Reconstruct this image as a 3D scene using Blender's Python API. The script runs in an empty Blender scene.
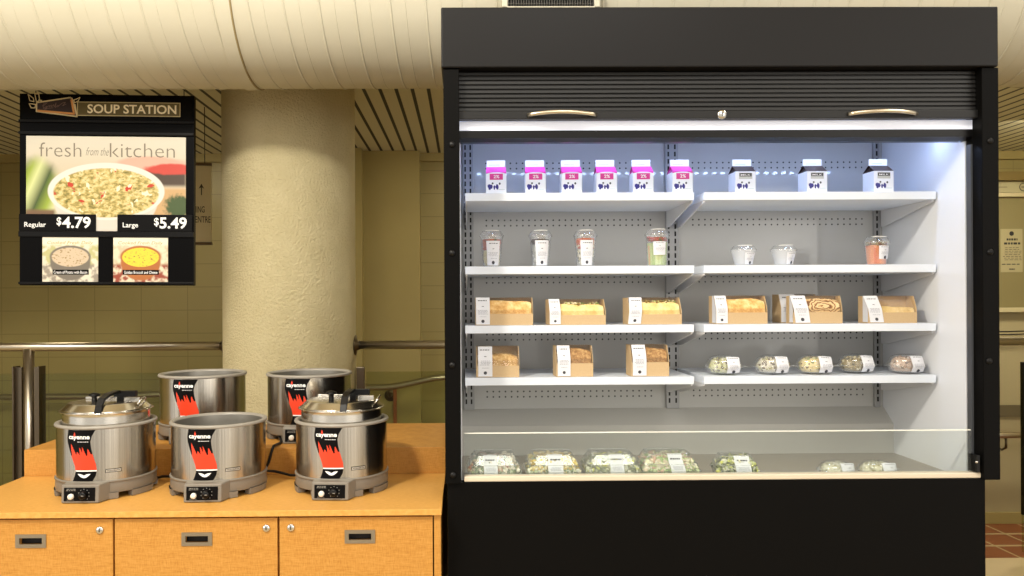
import bpy, bmesh, math, random
from mathutils import Vector, Matrix

random.seed(7)
SC = bpy.context.scene
COL = SC.collection
PI = math.pi

# ------------------------------------------------------------------ camera
F = 760.0                      # focal length in pixels of the 1024x576 frame
YAW, ROLL = math.radians(.55), math.radians(.30)
EYE = 1.475
fwd = Vector((math.sin(YAW), math.cos(YAW), 0))
r0 = Vector((math.cos(YAW), -math.sin(YAW), 0))
u0 = Vector((0, 0, 1))
RT = r0 * math.cos(ROLL) - u0 * math.sin(ROLL)
UP = u0 * math.cos(ROLL) + r0 * math.sin(ROLL)
CX = 465 - F * RT.y / fwd.y
CY = 300 + F * UP.y / fwd.y


def W(px, py, Y):
    """world point at depth Y that shows at pixel px, py"""
    d = fwd + RT * ((px - CX) / F) - UP * ((py - CY) / F)
    t = Y / d.y
    return Vector((d.x * t, Y, EYE + d.z * t))


def WX(px, Y, py=300):
    return W(px, py, Y).x


def WZ(px, py, Y):
    return W(px, py, Y).z


cam = bpy.data.cameras.new('camera')
cam.sensor_width = 36
cam.lens = F / 1024 * 36
cam.shift_x = (512 - CX) / 1024
cam.shift_y = (CY - 288) / 1024
cam.clip_start = .02
co = bpy.data.objects.new('camera', cam)
COL.objects.link(co)
m3 = Matrix((RT, UP, -fwd)).transposed()
co.matrix_world = Matrix.Translation((0, 0, EYE)) @ m3.to_4x4()
SC.camera = co

# ------------------------------------------------------------------ materials


def lin(c):
    out = []
    for v in c:
        v = v / 255.0
        out.append(v / 12.92 if v <= .04045 else ((v + .055) / 1.055) ** 2.4)
    return (out[0], out[1], out[2], 1)


class T:
    """small expression helper around a node tree; scalars and colours are sockets"""

    def __init__(s, nt, coord='Object'):
        s.nt = nt
        tc = nt.nodes.new('ShaderNodeTexCoord')
        s.vec = tc.outputs[coord]
        sp = nt.nodes.new('ShaderNodeSeparateXYZ')
        nt.links.new(s.vec, sp.inputs[0])
        s.x, s.y, s.z = sp.outputs[0], sp.outputs[1], sp.outputs[2]

    def put(s, sock, v):
        if isinstance(v, (int, float, tuple)):
            sock.default_value = v
        else:
            s.nt.links.new(v, sock)

    def m(s, op, a, b=0.0, c=0.0):
        n = s.nt.nodes.new('ShaderNodeMath')
        n.operation = op
        s.put(n.inputs[0], a)
        s.put(n.inputs[1], b)
        s.put(n.inputs[2], c)
        return n.outputs[0]

    def add(s, a, b): return s.m('ADD', a, b)
    def sub(s, a, b): return s.m('SUBTRACT', a, b)
    def mul(s, a, b): return s.m('MULTIPLY', a, b)
    def mn(s, a, b): return s.m('MINIMUM', a, b)
    def mx(s, a, b): return s.m('MAXIMUM', a, b)
    def inv(s, a): return s.m('SUBTRACT', 1.0, a)

    def ss(s, v, a, b):
        n = s.nt.nodes.new('ShaderNodeMapRange')
        n.interpolation_type = 'SMOOTHSTEP'
        s.put(n.inputs[0], v)
        lo, hi = (a, b) if a < b else (b, a)
        n.inputs[1].default_value, n.inputs[2].default_value = lo, hi
        n.inputs[3].default_value, n.inputs[4].default_value = (0, 1) if a < b else (1, 0)
        return n.outputs[0]

    def lt(s, a, b): return s.m('LESS_THAN', a, b)

    def rect(s, x0, x1, z0, z1, soft=.0004, xs=None, zs=None):
        xs, zs = xs or s.x, zs or s.z
        a = s.mul(s.ss(xs, x0 - soft, x0 + soft), s.ss(xs, x1 + soft, x1 - soft))
        b = s.mul(s.ss(zs, z0 - soft, z0 + soft), s.ss(zs, z1 + soft, z1 - soft))
        return s.mul(a, b)

    def ell(s, cx, cz, rx, rz, soft=.04, wob=None):
        a = s.m('DIVIDE', s.sub(s.x, cx), rx)
        b = s.m('DIVIDE', s.sub(s.z, cz), rz)
        d = s.m('SQRT', s.add(s.mul(a, a), s.mul(b, b)))
        if wob is not None:
            d = s.add(d, wob)
        return s.ss(d, 1 + soft, 1 - soft)

    def pitch(s, v, p):
        """distance from the nearest multiple of p"""
        return s.mul(s.sub(s.m('FRACT', s.add(s.m('DIVIDE', v, p), .5)), .5), p)

    def scale(s, k):
        n = s.nt.nodes.new('ShaderNodeVectorMath')
        n.operation = 'MULTIPLY'
        s.nt.links.new(s.vec, n.inputs[0])
        n.inputs[1].default_value = k
        return n.outputs[0]

    def noise(s, sc=5.0, det=2.0, k=None, rough=.5):
        n = s.nt.nodes.new('ShaderNodeTexNoise')
        n.inputs['Scale'].default_value = sc
        n.inputs['Detail'].default_value = det
        n.inputs['Roughness'].default_value = rough
        s.nt.links.new(s.scale(k) if k else s.vec, n.inputs['Vector'])
        return n.outputs[0]

    def voro(s, sc=5.0, k=None, out='Color'):
        n = s.nt.nodes.new('ShaderNodeTexVoronoi')
        n.inputs['Scale'].default_value = sc
        s.nt.links.new(s.scale(k) if k else s.vec, n.inputs['Vector'])
        return n.outputs[out]

    def mix(s, fac, a, b):
        n = s.nt.nodes.new('ShaderNodeMix')
        n.data_type = 'RGBA'
        s.put(n.inputs[0], fac)
        s.put(n.inputs[6], a)
        s.put(n.inputs[7], b)
        return n.outputs[2]

    def ramp(s, v, stops):
        n = s.nt.nodes.new('ShaderNodeValToRGB')
        e = n.color_ramp.elements
        e[0].position, e[0].color = stops[0]
        e[1].position, e[1].color = stops[-1]
        for p, c in stops[1:-1]:
            q = e.new(p)
            q.color = c
        s.nt.links.new(v, n.inputs[0])
        return n.outputs[0]

    def bump(s, h, strength=.3, dist=.01):
        n = s.nt.nodes.new('ShaderNodeBump')
        n.inputs['Strength'].default_value = strength
        n.inputs['Distance'].default_value = dist
        s.nt.links.new(h, n.inputs['Height'])
        return n.outputs[0]


MATS = {}


def mat(name, c=(200, 200, 200), rough=.5, metal=0.0, fn=None, emit=None, strength=0.0, spec=.5, aniso=0.0, coat=0.0):
    if name in MATS:
        return MATS[name]
    m = bpy.data.materials.new(name)
    m.use_nodes = True
    nt = m.node_tree
    b = nt.nodes['Principled BSDF']
    b.inputs['Base Color'].default_value = lin(c)
    b.inputs['Roughness'].default_value = rough
    b.inputs['Metallic'].default_value = metal
    b.inputs['Specular IOR Level'].default_value = spec
    b.inputs['Anisotropic'].default_value = aniso
    b.inputs['Coat Weight'].default_value = coat
    b.inputs['Coat Roughness'].default_value = .04
    if emit:
        b.inputs['Emission Color'].default_value = lin(emit)
        b.inputs['Emission Strength'].default_value = strength
    if fn:
        t = T(nt)
        r = fn(t)
        if not isinstance(r, dict):
            r = {'Base Color': r}
        for k, v in r.items():
            nt.links.new(v, b.inputs[k])
    MATS[name] = m
    return m


def clear_mat(name, tint=(255, 255, 255), haze=.06, gloss=.10, hz=(235, 238, 235), edge=.45):
    """clear plastic or glass: see-through with a fresnel sheen and a little haze"""
    m = bpy.data.materials.new(name)
    m.use_nodes = True
    nt = m.node_tree
    nt.nodes.remove(nt.nodes['Principled BSDF'])
    out = nt.nodes['Material Output']
    tr = nt.nodes.new('ShaderNodeBsdfTransparent')
    tr.inputs[0].default_value = lin(tint)
    gl = nt.nodes.new('ShaderNodeBsdfGlossy')
    gl.inputs['Roughness'].default_value = .08
    df = nt.nodes.new('ShaderNodeBsdfDiffuse')
    df.inputs[0].default_value = lin(hz)
    lw = nt.nodes.new('ShaderNodeLayerWeight')
    lw.inputs[0].default_value = .35
    mul = nt.nodes.new('ShaderNodeMath')
    mul.operation = 'MULTIPLY_ADD'
    mul.inputs[1].default_value = edge
    mul.inputs[2].default_value = gloss
    mul.use_clamp = True
    nt.links.new(lw.outputs['Facing'], mul.inputs[0])
    m1 = nt.nodes.new('ShaderNodeMixShader')
    m1.inputs[0].default_value = haze
    nt.links.new(tr.outputs[0], m1.inputs[1])
    nt.links.new(df.outputs[0], m1.inputs[2])
    m2 = nt.nodes.new('ShaderNodeMixShader')
    nt.links.new(mul.outputs[0], m2.inputs[0])
    nt.links.new(m1.outputs[0], m2.inputs[1])
    nt.links.new(gl.outputs[0], m2.inputs[2])
    nt.links.new(m2.outputs[0], out.inputs['Surface'])
    MATS[name] = m
    return m


CLEAR = clear_mat('clear_plastic', haze=.07, gloss=.07, edge=.65)
FILM = clear_mat('clear_film', tint=(248, 244, 236), haze=.03, gloss=.03)
GLASS = clear_mat('clear_glass', tint=(250, 252, 250), haze=.012, gloss=.02, edge=.06)
GUARD = clear_mat('guard_glass', tint=(236, 240, 222), haze=.004, gloss=.01, edge=.03)
RIMCLEAR = clear_mat('clear_rim', haze=.22, gloss=.10)
FROST = clear_mat('cloudy_plastic', haze=.55, gloss=.05, hz=(240, 242, 245))

WHITE = mat('white_enamel', (226, 228, 232), .32)
SHELFW = mat('shelf_white', (224, 231, 242), .35)
BLACK = mat('black_powder_coat', (11, 10, 9), .5, spec=.06)
BLACKP = mat('black_plastic', (10, 9, 9), .35, spec=.25)
DARKGAP = mat('dark_gap', (8, 7, 6), .8)
CHROME = mat('chrome', (215, 212, 205), .18, 1)
SATIN = mat('satin_steel', (190, 180, 162), .3, 1)
GREYPL = mat('grey_plastic', (124, 117, 106), .45)
PAPER = mat('white_paper', (236, 236, 236), .6)
INK = mat('dark_ink', (28, 26, 26), .6)
WHITEINK = mat('white_ink', (240, 240, 238), .5)
GREYINK = mat('grey_ink', (140, 138, 132), .6)
ORANGE_RED = mat('flame_red', (222, 60, 26), .4)
LABELBLACK = mat('label_black', (8, 7, 7), .4, spec=.12)


def steel_fn(t):
    n = t.noise(1.0, 3, (260, 260, 2.0))
    c = t.mix(n, lin((164, 157, 146)), lin((212, 206, 194)))
    r = t.add(t.mul(n, .10), .16)
    return {'Base Color': c, 'Roughness': r}


STEEL = mat('brushed_steel', rough=.28, metal=1, fn=steel_fn)
POLISH = mat('polished_steel', (218, 214, 206), .2, 1)


def wood_fn(base, dark, light):
    def fn(t):
        a = t.noise(1.0, 4, (420, 420, 55), .6)
        b = t.noise(1.0, 3, (36, 36, 330), .6)
        f = t.mul(t.add(a, b), .5)
        c = t.ramp(f, [(.32, lin(dark)), (.5, lin(base)), (.68, lin(light))])
        return c
    return fn


WOOD = mat('beech_laminate', rough=.42, fn=wood_fn((192, 136, 62), (172, 116, 46), (204, 152, 78)), spec=.3)


def top_fn(t):
    f = t.noise(1.0, 4, (60, 300, 60), .6)
    return t.ramp(f, [(.3, lin((202, 146, 68))), (.5, lin((212, 158, 80))), (.7, lin((222, 170, 94)))])


WOODTOP = mat('beech_laminate_top', rough=.4, fn=top_fn, spec=.35)

# ------------------------------------------------------------------ mesh builder


def root_loc(p):
    v = Vector((0, 0, 0))
    while p is not None:
        v = v + p.location
        p = p.parent
    return v


class MB:
    def __init__(s):
        s.v, s.f, s.mi, s.sm = [], [], [], []

    def face(s, idx, mi=0, smooth=False):
        s.f.append(tuple(idx))
        s.mi.append(mi)
        s.sm.append(smooth)

    def poly(s, pts, mi=0, smooth=False):
        n = len(s.v)
        s.v += [tuple(p) for p in pts]
        s.face(range(n, n + len(pts)), mi, smooth)

    def box(s, x0, x1, y0, y1, z0, z1, mi=0):
        n = len(s.v)
        s.v += [(x, y, z) for z in (z0, z1) for y in (y0, y1) for x in (x0, x1)]
        for q in ((0, 2, 3, 1), (4, 5, 7, 6), (0, 1, 5, 4), (2, 6, 7, 3), (0, 4, 6, 2), (1, 3, 7, 5)):
            s.face([n + i for i in q], mi)
        return s

    def hexa(s, p, mi=0):
        """8 corners: bottom ring of 4 then top ring of 4"""
        n = len(s.v)
        s.v += [tuple(q) for q in p]
        for q in ((3, 2, 1, 0), (4, 5, 6, 7), (0, 1, 5, 4), (1, 2, 6, 5), (2, 3, 7, 6), (3, 0, 4, 7)):
            s.face([n + i for i in q], mi)
        return s

    def prism(s, poly, fn, h0, h1, mi=0):
        """2D polygon extruded between h0 and h1, fn(u,v,h) -> xyz"""
        n = len(s.v)
        k = len(poly)
        s.v += [tuple(fn(u, v, h0)) for u, v in poly] + [tuple(fn(u, v, h1)) for u, v in poly]
        s.face([n + i for i in range(k)], mi)
        s.face([n + k + i for i in reversed(range(k))], mi)
        for i in range(k):
            j = (i + 1) % k
            s.face([n + i, n + k + i, n + k + j, n + j], mi)
        return s

    def lathe(s, prof, c=(0, 0), seg=48, mi=0, a0=0.0, a1=2 * PI, sx=1.0, sy=1.0, smooth=True, fn=None):
        n = len(s.v)
        full = abs(a1 - a0 - 2 * PI) < 1e-6
        k = seg if full else seg + 1
        for r, z in prof:
            for i in range(k):
                a = a0 + (a1 - a0) * i / seg
                p = (c[0] + r * math.cos(a) * sx, c[1] + r * math.sin(a) * sy, z)
                s.v.append(fn(p) if fn else p)
        for j in range(len(prof) - 1):
            for i in range(seg):
                i2 = (i + 1) % k
                s.face([n + j * k + i, n + j * k + i2, n + (j + 1) * k + i2, n + (j + 1) * k + i], mi, smooth)
        return s

    def tube(s, path, r, seg=10, mi=0, cap=True, rad=None):
        path = [Vector(p) for p in path]
        n = len(s.v)
        prev = None
        for i, p in enumerate(path):
            d = (path[min(i + 1, len(path) - 1)] - path[max(i - 1, 0)]).normalized()
            if prev is None:
                a = Vector((0, 0, 1)) if abs(d.z) < .9 else Vector((1, 0, 0))
                u = d.cross(a).normalized()
            else:
                u = (prev - d * prev.dot(d)).normalized()
            prev = u
            w = d.cross(u)
            rr = rad[i] if rad else r
            for k in range(seg):
                a = 2 * PI * k / seg
                s.v.append(tuple(p + (u * math.cos(a) + w * math.sin(a)) * rr))
        for i in range(len(path) - 1):
            for k in range(seg):
                k2 = (k + 1) % seg
                s.face([n + i * seg + k, n + i * seg + k2, n + (i + 1) * seg + k2, n + (i + 1) * seg + k], mi, True)
        if cap:
            s.face([n + k for k in reversed(range(seg))], mi)
            e = n + (len(path) - 1) * seg
            s.face([e + k for k in range(seg)], mi)
        return s

    def grid(s, nu, nv, fn, mfn=None, smooth=True):
        n = len(s.v)
        for j in range(nv + 1):
            for i in range(nu + 1):
                s.v.append(tuple(fn(i / nu, j / nv)))
        w = nu + 1
        for j in range(nv):
            for i in range(nu):
                mi = mfn((i + .5) / nu, (j + .5) / nv) if mfn else 0
                s.face([n + j * w + i, n + j * w + i + 1, n + (j + 1) * w + i + 1, n + (j + 1) * w + i], mi, smooth)
        return s

    def text(s, body, x0, x1, z0, z1, fn, mi=0, bold=0.0, shear=0.0, keep=None, res=3):
        """flat lettering filling the box x0..x1, z0..z1; fn(u, v) -> xyz"""
        cu = bpy.data.curves.new('t', 'FONT')
        cu.body = body
        cu.offset = bold
        cu.shear = shear
        cu.resolution_u = res
        ob = bpy.data.objects.new('t', cu)
        me = bpy.data.meshes.new_from_object(ob)
        bm = bmesh.new()
        bm.from_mesh(me)
        bmesh.ops.triangulate(bm, faces=bm.faces[:])
        xs = [v.co.x for v in bm.verts]
        ys = [v.co.y for v in bm.verts]
        ax, bx, ay, by = min(xs), max(xs), min(ys), max(ys)
        kx = (x1 - x0) / (bx - ax)
        kz = (z1 - z0) / (by - ay)
        n = len(s.v)
        for v in bm.verts:
            s.v.append(tuple(fn(x0 + (v.co.x - ax) * kx, z0 + (v.co.y - ay) * kz)))
        for f in bm.faces:
            s.face([n + v.index for v in f.verts], mi)
        bm.free()
        bpy.data.objects.remove(ob)
        bpy.data.meshes.remove(me)
        bpy.data.curves.remove(cu)
        return s

    def build(s, name, mats, parent=None, bevel=0.0, label=None, weld=False, kind=None, seg=2):
        if not isinstance(mats, (list, tuple)):
            mats = [mats]
        off = root_loc(parent)
        me = bpy.data.meshes.new(name)
        me.from_pydata([(x - off.x, y - off.y, z - off.z) for x, y, z in s.v], [], s.f)
        for m in mats:
            me.materials.append(m)
        me.polygons.foreach_set('material_index', s.mi)
        me.polygons.foreach_set('use_smooth', s.sm)
        bm = bmesh.new()
        bm.from_mesh(me)
        if weld:
            bmesh.ops.remove_doubles(bm, verts=bm.verts, dist=1e-5)
        bmesh.ops.recalc_face_normals(bm, faces=bm.faces[:])
        bm.to_mesh(me)
        bm.free()
        me.update()
        o = bpy.data.objects.new(name, me)
        COL.objects.link(o)
        if parent is not None:
            o.parent = parent
        if bevel:
            b = o.modifiers.new('bevel', 'BEVEL')
            b.width = bevel
            b.segments = seg
            b.limit_method = 'ANGLE'
            b.angle_limit = math.radians(40)
        if label:
            o['label'] = label
        if kind:
            o['kind'] = kind
        return o


def thing(name, label, cat, loc, group=None, rz=0.0):
    o = bpy.data.objects.new(name, None)
    o.empty_display_size = .05
    COL.objects.link(o)
    o.location = loc
    o.rotation_euler = (0, 0, rz)
    tag(o, label, cat, group)
    return o


def tag(o, label, cat, group=None):
    o['label'] = label
    o['category'] = cat
    if group:
        o['group'] = group
    return o


def structure(o):
    o['kind'] = 'structure'
    return o


KIDS = {}


def kids(o):
    return [c for c in bpy.data.objects if c.parent == o]


def dup(root, loc, label, rz=0.0, skip=()):
    r = root.copy()
    COL.objects.link(r)
    r.location = loc
    r.rotation_euler = (0, 0, rz)
    r['label'] = label
    for ch in kids(root):
        if ch.name.split('.')[0] in skip:
            continue
        c = ch.copy()
        COL.objects.link(c)
        c.parent = r
        for g in kids(ch):
            d = g.copy()
            COL.objects.link(d)
            d.parent = c
    return r


def lumps(mb, spots, r0_, r1_, nmat, rnd, flat=.6, seg=6):
    """irregular little morsels of food"""
    for p in spots:
        r = rnd.uniform(r0_, r1_)
        n = len(mb.v)
        a0 = rnd.uniform(0, 6)
        ax = Vector((rnd.uniform(-1, 1), rnd.uniform(-1, 1), rnd.uniform(-1, 1))).normalized()
        M = Matrix.Rotation(rnd.uniform(0, 6), 3, ax)
        ring = 3
        mi = rnd.randrange(nmat)
        pts = []
        for j in range(ring):
            ph = -PI / 2 + PI * (j + 1) / (ring + 1)
            for i in range(seg):
                a = a0 + 2 * PI * i / seg
                q = Vector((math.cos(a) * math.cos(ph), math.sin(a) * math.cos(ph) * .75, math.sin(ph) * flat)) * r * rnd.uniform(.8, 1.15)
                pts.append(Vector(p) + M @ q)
        pts.append(Vector(p) + M @ Vector((0, 0, -r * flat)))
        pts.append(Vector(p) + M @ Vector((0, 0, r * flat)))
        mb.v += [tuple(q) for q in pts]
        for j in range(ring - 1):
            for i in range(seg):
                i2 = (i + 1) % seg
                mb.face([n + j * seg + i, n + j * seg + i2, n + (j + 1) * seg + i2, n + (j + 1) * seg + i], mi, True)
        for i in range(seg):
            i2 = (i + 1) % seg
            mb.face([n + ring * seg, n + i2, n + i], mi, True)
            mb.face([n + ring * seg + 1, n + (ring - 1) * seg + i, n + (ring - 1) * seg + i2], mi, True)


def bars(mb, x0, x1, zs, h, fn, rnd, mi=0):
    """rows of unreadably small print"""
    for z in zs:
        x = x0 + rnd.uniform(0, .15) * (x1 - x0)
        while x < x1 - (x1 - x0) * .1:
            w = rnd.uniform(.08, .22) * (x1 - x0)
            e = min(x + w, x1)
            mb.poly([fn(x, z), fn(e, z), fn(e, z + h), fn(x, z + h)], mi)
            x = e + (x1 - x0) * .05


# ================================================================== SETTING
YB = 6.6           # far wall
YP = 4.22          # column and railing line
ZC = WZ(400, 154, YB)


def tile_wall(t):
    bx = t.m('ABSOLUTE', t.pitch(t.x, .40))
    bz = t.m('ABSOLUTE', t.pitch(t.z, .20))
    j = t.mx(t.ss(bx, .005, .002), t.ss(bz, .005, .002))
    n = t.noise(2.2, 3)
    c = t.mix(n, lin((146, 132, 82)), lin((160, 146, 95)))
    return {'Base Color': t.mix(t.mul(j, .5), c, lin((104, 90, 50)))}


TILE = mat('glazed_block_wall', rough=.35, fn=tile_wall)
PLAIN = mat('plain_olive_wall', (160, 142, 88), .5, fn=lambda t: t.mix(t.noise(3, 3), lin((152, 136, 84)), lin((166, 150, 97))))
structure(MB().box(-4.5, 5.2, YB, YB + .15, -.8, 4.6).build('wall_back', TILE))
structure(MB().box(-4.65, -4.5, 1.9, YB + .15, -.8, 4.6).build('wall_left', PLAIN))
structure(MB().box(5.2, 5.35, 1.9, YB + .15, -.8, 4.6).build('wall_right', PLAIN))
# shallow pier beside the column
xa, xb = WX(362, YB - .15, 250), WX(420, YB - .15, 250)
structure(MB().box(xa, xb, YB - .15, YB, -.5, ZC).build('trim_1', PLAIN, bevel=.004))
xa, xb = WX(355.5, YB - .3, 250), WX(361.5, YB - .3, 250)
structure(MB().box(xa - .25, xb, YB - .28, YB, -.5, ZC).build('trim_2', PLAIN, bevel=.004))


def floor_fn(t):
    n = t.noise(4, 3)
    return t.mix(n, lin((196, 174, 134)), lin((212, 192, 152)))


def low_floor(t):
    bx = t.m('ABSOLUTE', t.pitch(t.x, .3))
    by = t.m('ABSOLUTE', t.pitch(t.y, .3))
    j = t.mx(t.ss(bx, .012, .006), t.ss(by, .022, .012))
    n = t.noise(3, 4)
    c = t.mix(n, lin((120, 62, 36)), lin((158, 96, 62)))
    return {'Base Color': t.mix(j, c, lin((190, 168, 130)))}


structure(MB().box(-4.5, 5.2, -2.6, YP + .05, -.12, 0).build('floor', mat('floor_vinyl', rough=.4, fn=floor_fn)))
structure(MB().box(-4.5, 5.2, YP + .05, YB, -.62, -.5).build('floor_lower', mat('red_floor_tile', rough=.35, fn=low_floor)))
structure(MB().box(-4.5, 5.2, YB - .03, YB, -.5, -.40).build('baseboard_back', PLAIN, bevel=.004))


def slat_ceiling(t):
    d = t.m('ABSOLUTE', t.pitch(t.add(t.x, .018), .0975))
    g = t.ss(d, .0125, .0095)
    return {'Base Color': t.mix(g, lin((216, 214, 188)), lin((3, 3, 2)))}


structure(MB().box(-4.5, 5.2, 3.85, YB, ZC, ZC + .06).build('ceiling', mat('slatted_ceiling', rough=.5, fn=slat_ceiling)))
structure(MB().box(-4.5, 5.2, 3.85, 3.9, ZC + .06, 4.6).build('trim_3', PLAIN))
structure(MB().box(-4.5, 5.2, YB - .05, YB, ZC - .07, ZC).build('trim_4', PLAIN))
structure(MB().box(-4.5, 5.2, -2.6, 3.85, 4.5, 4.6).build('ceiling_front', mat('ceiling_paint', (205, 190, 155), .7)))

# door and frame seen on the right, behind the cooler
xr0, xr1 = WX(985, YB, 300), WX(1075, YB, 300)
d = MB()
zt, zb = WZ(1010, 198, YB), WZ(1010, 308, YB)
d.box(xr0 - .1, xr1, YB - .05, YB, WZ(1010, 311, YB), zt)
door = structure(d.build('trim_8', mat('door_panel', (132, 122, 84), .5), bevel=.004))
d = MB()
d.box(xr0 - .1, xr1, YB - .09, YB - .05, WZ(1010, 198, YB), WZ(1010, 194, YB))
d.box(xr0 - .1, xr1, YB - .09, YB - .05, WZ(1010, 312, YB), WZ(1010, 307.5, YB))
d.build('door_trim', mat('pale_trim', (196, 184, 146), .45), door, bevel=.003)
d = MB()
d.box(xr0 - .1, xr1, YB - .10, YB, WZ(1010, 194, YB), WZ(1010, 183, YB))
lint = structure(d.build('trim_5', mat('lintel_cream', (172, 164, 128), .5), bevel=.004))
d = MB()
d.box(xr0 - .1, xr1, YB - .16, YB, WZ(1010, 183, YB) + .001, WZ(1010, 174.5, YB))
structure(d.build('trim_shadow', mat('recess_shadow', (112, 94, 46), .6)))  # dark colour stands in for the shadow in the soffit recess
d = MB()
cy_ = W(1023.5, 187, YB - .102)
d.lathe([(.030, 0), (.036, 0), (.036, .002), (.030, .002), (.030, 0)], seg=28, mi=0, fn=lambda p: (cy_.x + p[0], YB - .1005 - p[2], cy_.z + p[1]))
d.box(cy_.x - .018, cy_.x + .018, YB - .1025, YB - .1005, cy_.z - .004, cy_.z + .004)
d.box(cy_.x - .22, cy_.x - .14, YB - .1025, YB - .1005, cy_.z - .002, cy_.z + .002)
d.build('lettering', INK, lint)
# notice on the door
a, b = W(1000.5, 229, YB - .052), W(1022.5, 272, YB - .052)
nt_ = MB().box(a.x, b.x, YB - .054, YB - .0505, b.z, a.z).build('notice', mat('notice_paper', (168, 158, 122), .6))
tag(nt_, 'small paper notice taped on the recessed wall panel behind the cooler', 'notice')
mb = MB()
rn = random.Random(3)
w_ = b.x - a.x
h_ = a.z - b.z
fnn = lambda x, z: (x, YB - .0545, z)
mb.lathe([(.0, 0), (.02, 0)], seg=16, fn=lambda p: (a.x + w_ / 2 + p[0], YB - .0545, a.z - .04 + p[1]))
bars(mb, a.x + w_ * .25, a.x + w_ * .8, [a.z - .10], .018, fnn, rn)
bars(mb, a.x + w_ * .15, a.x + w_ * .9, [a.z - .135], .018, fnn, rn)
bars(mb, a.x + w_ * .08, a.x + w_ * .95, [a.z - .165 - .015 * i for i in range(8)], .004, fnn, rn)
bars(mb, a.x + w_ * .02, a.x + w_ * .9, [a.z - .31], .008, fnn, rn)
bars(mb, a.x + w_ * .35, a.x + w_ * .65, [a.z - .355], .012, fnn, rn)
mb.build('small_print', INK, nt_)

# ---- big round column


def column_fn(t):
    n = t.add(t.noise(75, 4, None, .7), t.mul(t.noise(20, 2), .3))
    c = t.mix(t.noise(9, 3), lin((206, 192, 148)), lin((222, 209, 168)))
    return {'Base Color': c, 'Normal': t.bump(n, 1.0, .016)}




def round_fit(pa, pb, Y, py):
    """centre x and radius of an upright cylinder at depth Y whose outline runs pa..pb"""
    a, b = math.atan2(W(pa, py, Y).x, Y), math.atan2(W(pb, py, Y).x, Y)
    return Y * math.tan((a + b) / 2), Y / math.cos((a + b) / 2) * math.sin((b - a) / 2)


pc, pr = round_fit(222, 355.5, YP, 250)
o = MB().lathe([(pr, 0), (pr, ZC)], (pc, YP), 96).build('column', mat('rough_plaster', rough=.8, fn=column_fn, spec=.2))
tag(o, 'thick round cream plaster column between the hanging menu sign and the cooler', 'column')

# ---- railing left of the column (handrail, post, glass), and right of it


def railing(x0, x1, name, label, post_x=None, flange=None, glass=()):
    zr = WZ(200, 346, YP)
    t = thing(name, label, 'railing', ((x0 + x1) / 2, YP, 0))
    MB().tube([(x0, YP, zr), (x1, YP, zr)], .0235, 20).build('handrail', SATIN, t)
    if post_x is not None:
        MB().tube([(post_x, YP, 0), (post_x, YP, zr - .01)], .028, 20).build('post', SATIN, t)
        for s in (-1, 1):
            p = MB()
            p.box(post_x + s * .052 - .018, post_x + s * .052 + .018, YP - .012, YP + .012, 0, WZ(33, 367, YP))
            p.box(post_x + s * .07 - .004, post_x + s * .07 + .004, YP - .035, YP + .035, 0, WZ(33, 366, YP))
            p.build('glass_clamp', mat('dark_steel', (112, 102, 88), .35, 1), t, bevel=.002)
    if flange:
        for fx, sgn in flange:
            f = MB()
            f.lathe([(.0, 0), (.056, 0), (.056, .008), (.03, .012), (.024, .03)], seg=28, fn=lambda p: (fx + sgn * p[2], YP + p[0], zr + p[1]))
            f.build('wall_flange', mat('dark_steel2', (96, 84, 66), .35, 1), t)
    for ga, gb in glass:
        MB().box(ga, gb, YP - .006, YP + .006, .05, WZ(400, 371.5, YP)).build('glass_panel', GUARD, t)
    return t


px_ = WX(29, YP, 400)
xl = WX(228, YP, 345)
railing(-4.4, pc - pr + .002, 'railing', 'steel railing with post at the left of the round column', px_, [(pc - pr + .002, -1)],
        [(-4.4, px_ - .075), (px_ + .075, pc - pr - .02)])
t = railing(pc + pr - .002, 4.2, 'railing', 'steel railing running right from the round column behind the cooler', None, [(pc + pr - .004, 1)],
            [(pc + pr + .06, 2.62), (WX(1022, YP, 440), 4.2)])
mb = MB()
mb.box(pc + pr + .008, pc + pr + .05, YP - .02, YP + .02, .02, WZ(358, 367, YP))
mb.build('glass_clamp', mat('dark_steel', ()), t, bevel=.002)
# black edging of the glass beyond the cooler
xk = WX(1022.2, YP, 440)
MB().box(xk, xk + .024, YP - .014, YP + .014, WZ(1022, 515, YP), WZ(1022, 362, YP)).build('edge_trim', BLACKP, t, bevel=.002)

# ---- handrail on the far wall (bends upward on the right)
yh = YB - .28
P1 = [W(-60, 398, yh), W(20, 397, yh), W(120, 396, yh), W(215, 391, yh), W(300, 388.5, yh), W(356, 388, yh), W(372, 387.5, yh),
      W(389, 387, yh), W(400, 385.5, yh), W(414, 382.5, yh), W(425, 380, yh), W(434, 378, yh), W(450, 376.8, yh), W(520, 374, yh)]
t = thing('wall_handrail', 'thin dark handrail fixed along the far wall, dipping behind the pots', 'handrail', (P1[6].x, yh, P1[6].z))
mb = MB()
mb.tube(P1, .026, 12)
mb.build('rail', SATIN, t)
for q in (W(389, 390, yh), W(110, 399, yh)):
    mb = MB()
    mb.tube([(q.x, yh, q.z), (q.x, yh + .06, q.z - .06), (q.x, YB - .16, q.z - .06)], .012, 8)
    mb.lathe([(0, 0), (.05, 0), (.05, .012), (0, .012)], seg=20, fn=lambda p: (q.x + p[0], YB - .150 - p[2], q.z - .06 + p[1]))
    mb.build('bracket', mat('dark_steel2', ()), t)
a, b = W(393.3, 388, YB - .16), W(397, 440, YB - .16)
o = MB().box(a.x, b.x, YB - .172, YB - .151, -.5, a.z).build('conduit', mat('rust_paint', (150, 84, 44), .5), bevel=.004)
tag(o, 'thin rust brown pipe running down the far wall under the handrail', 'pipe')
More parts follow.
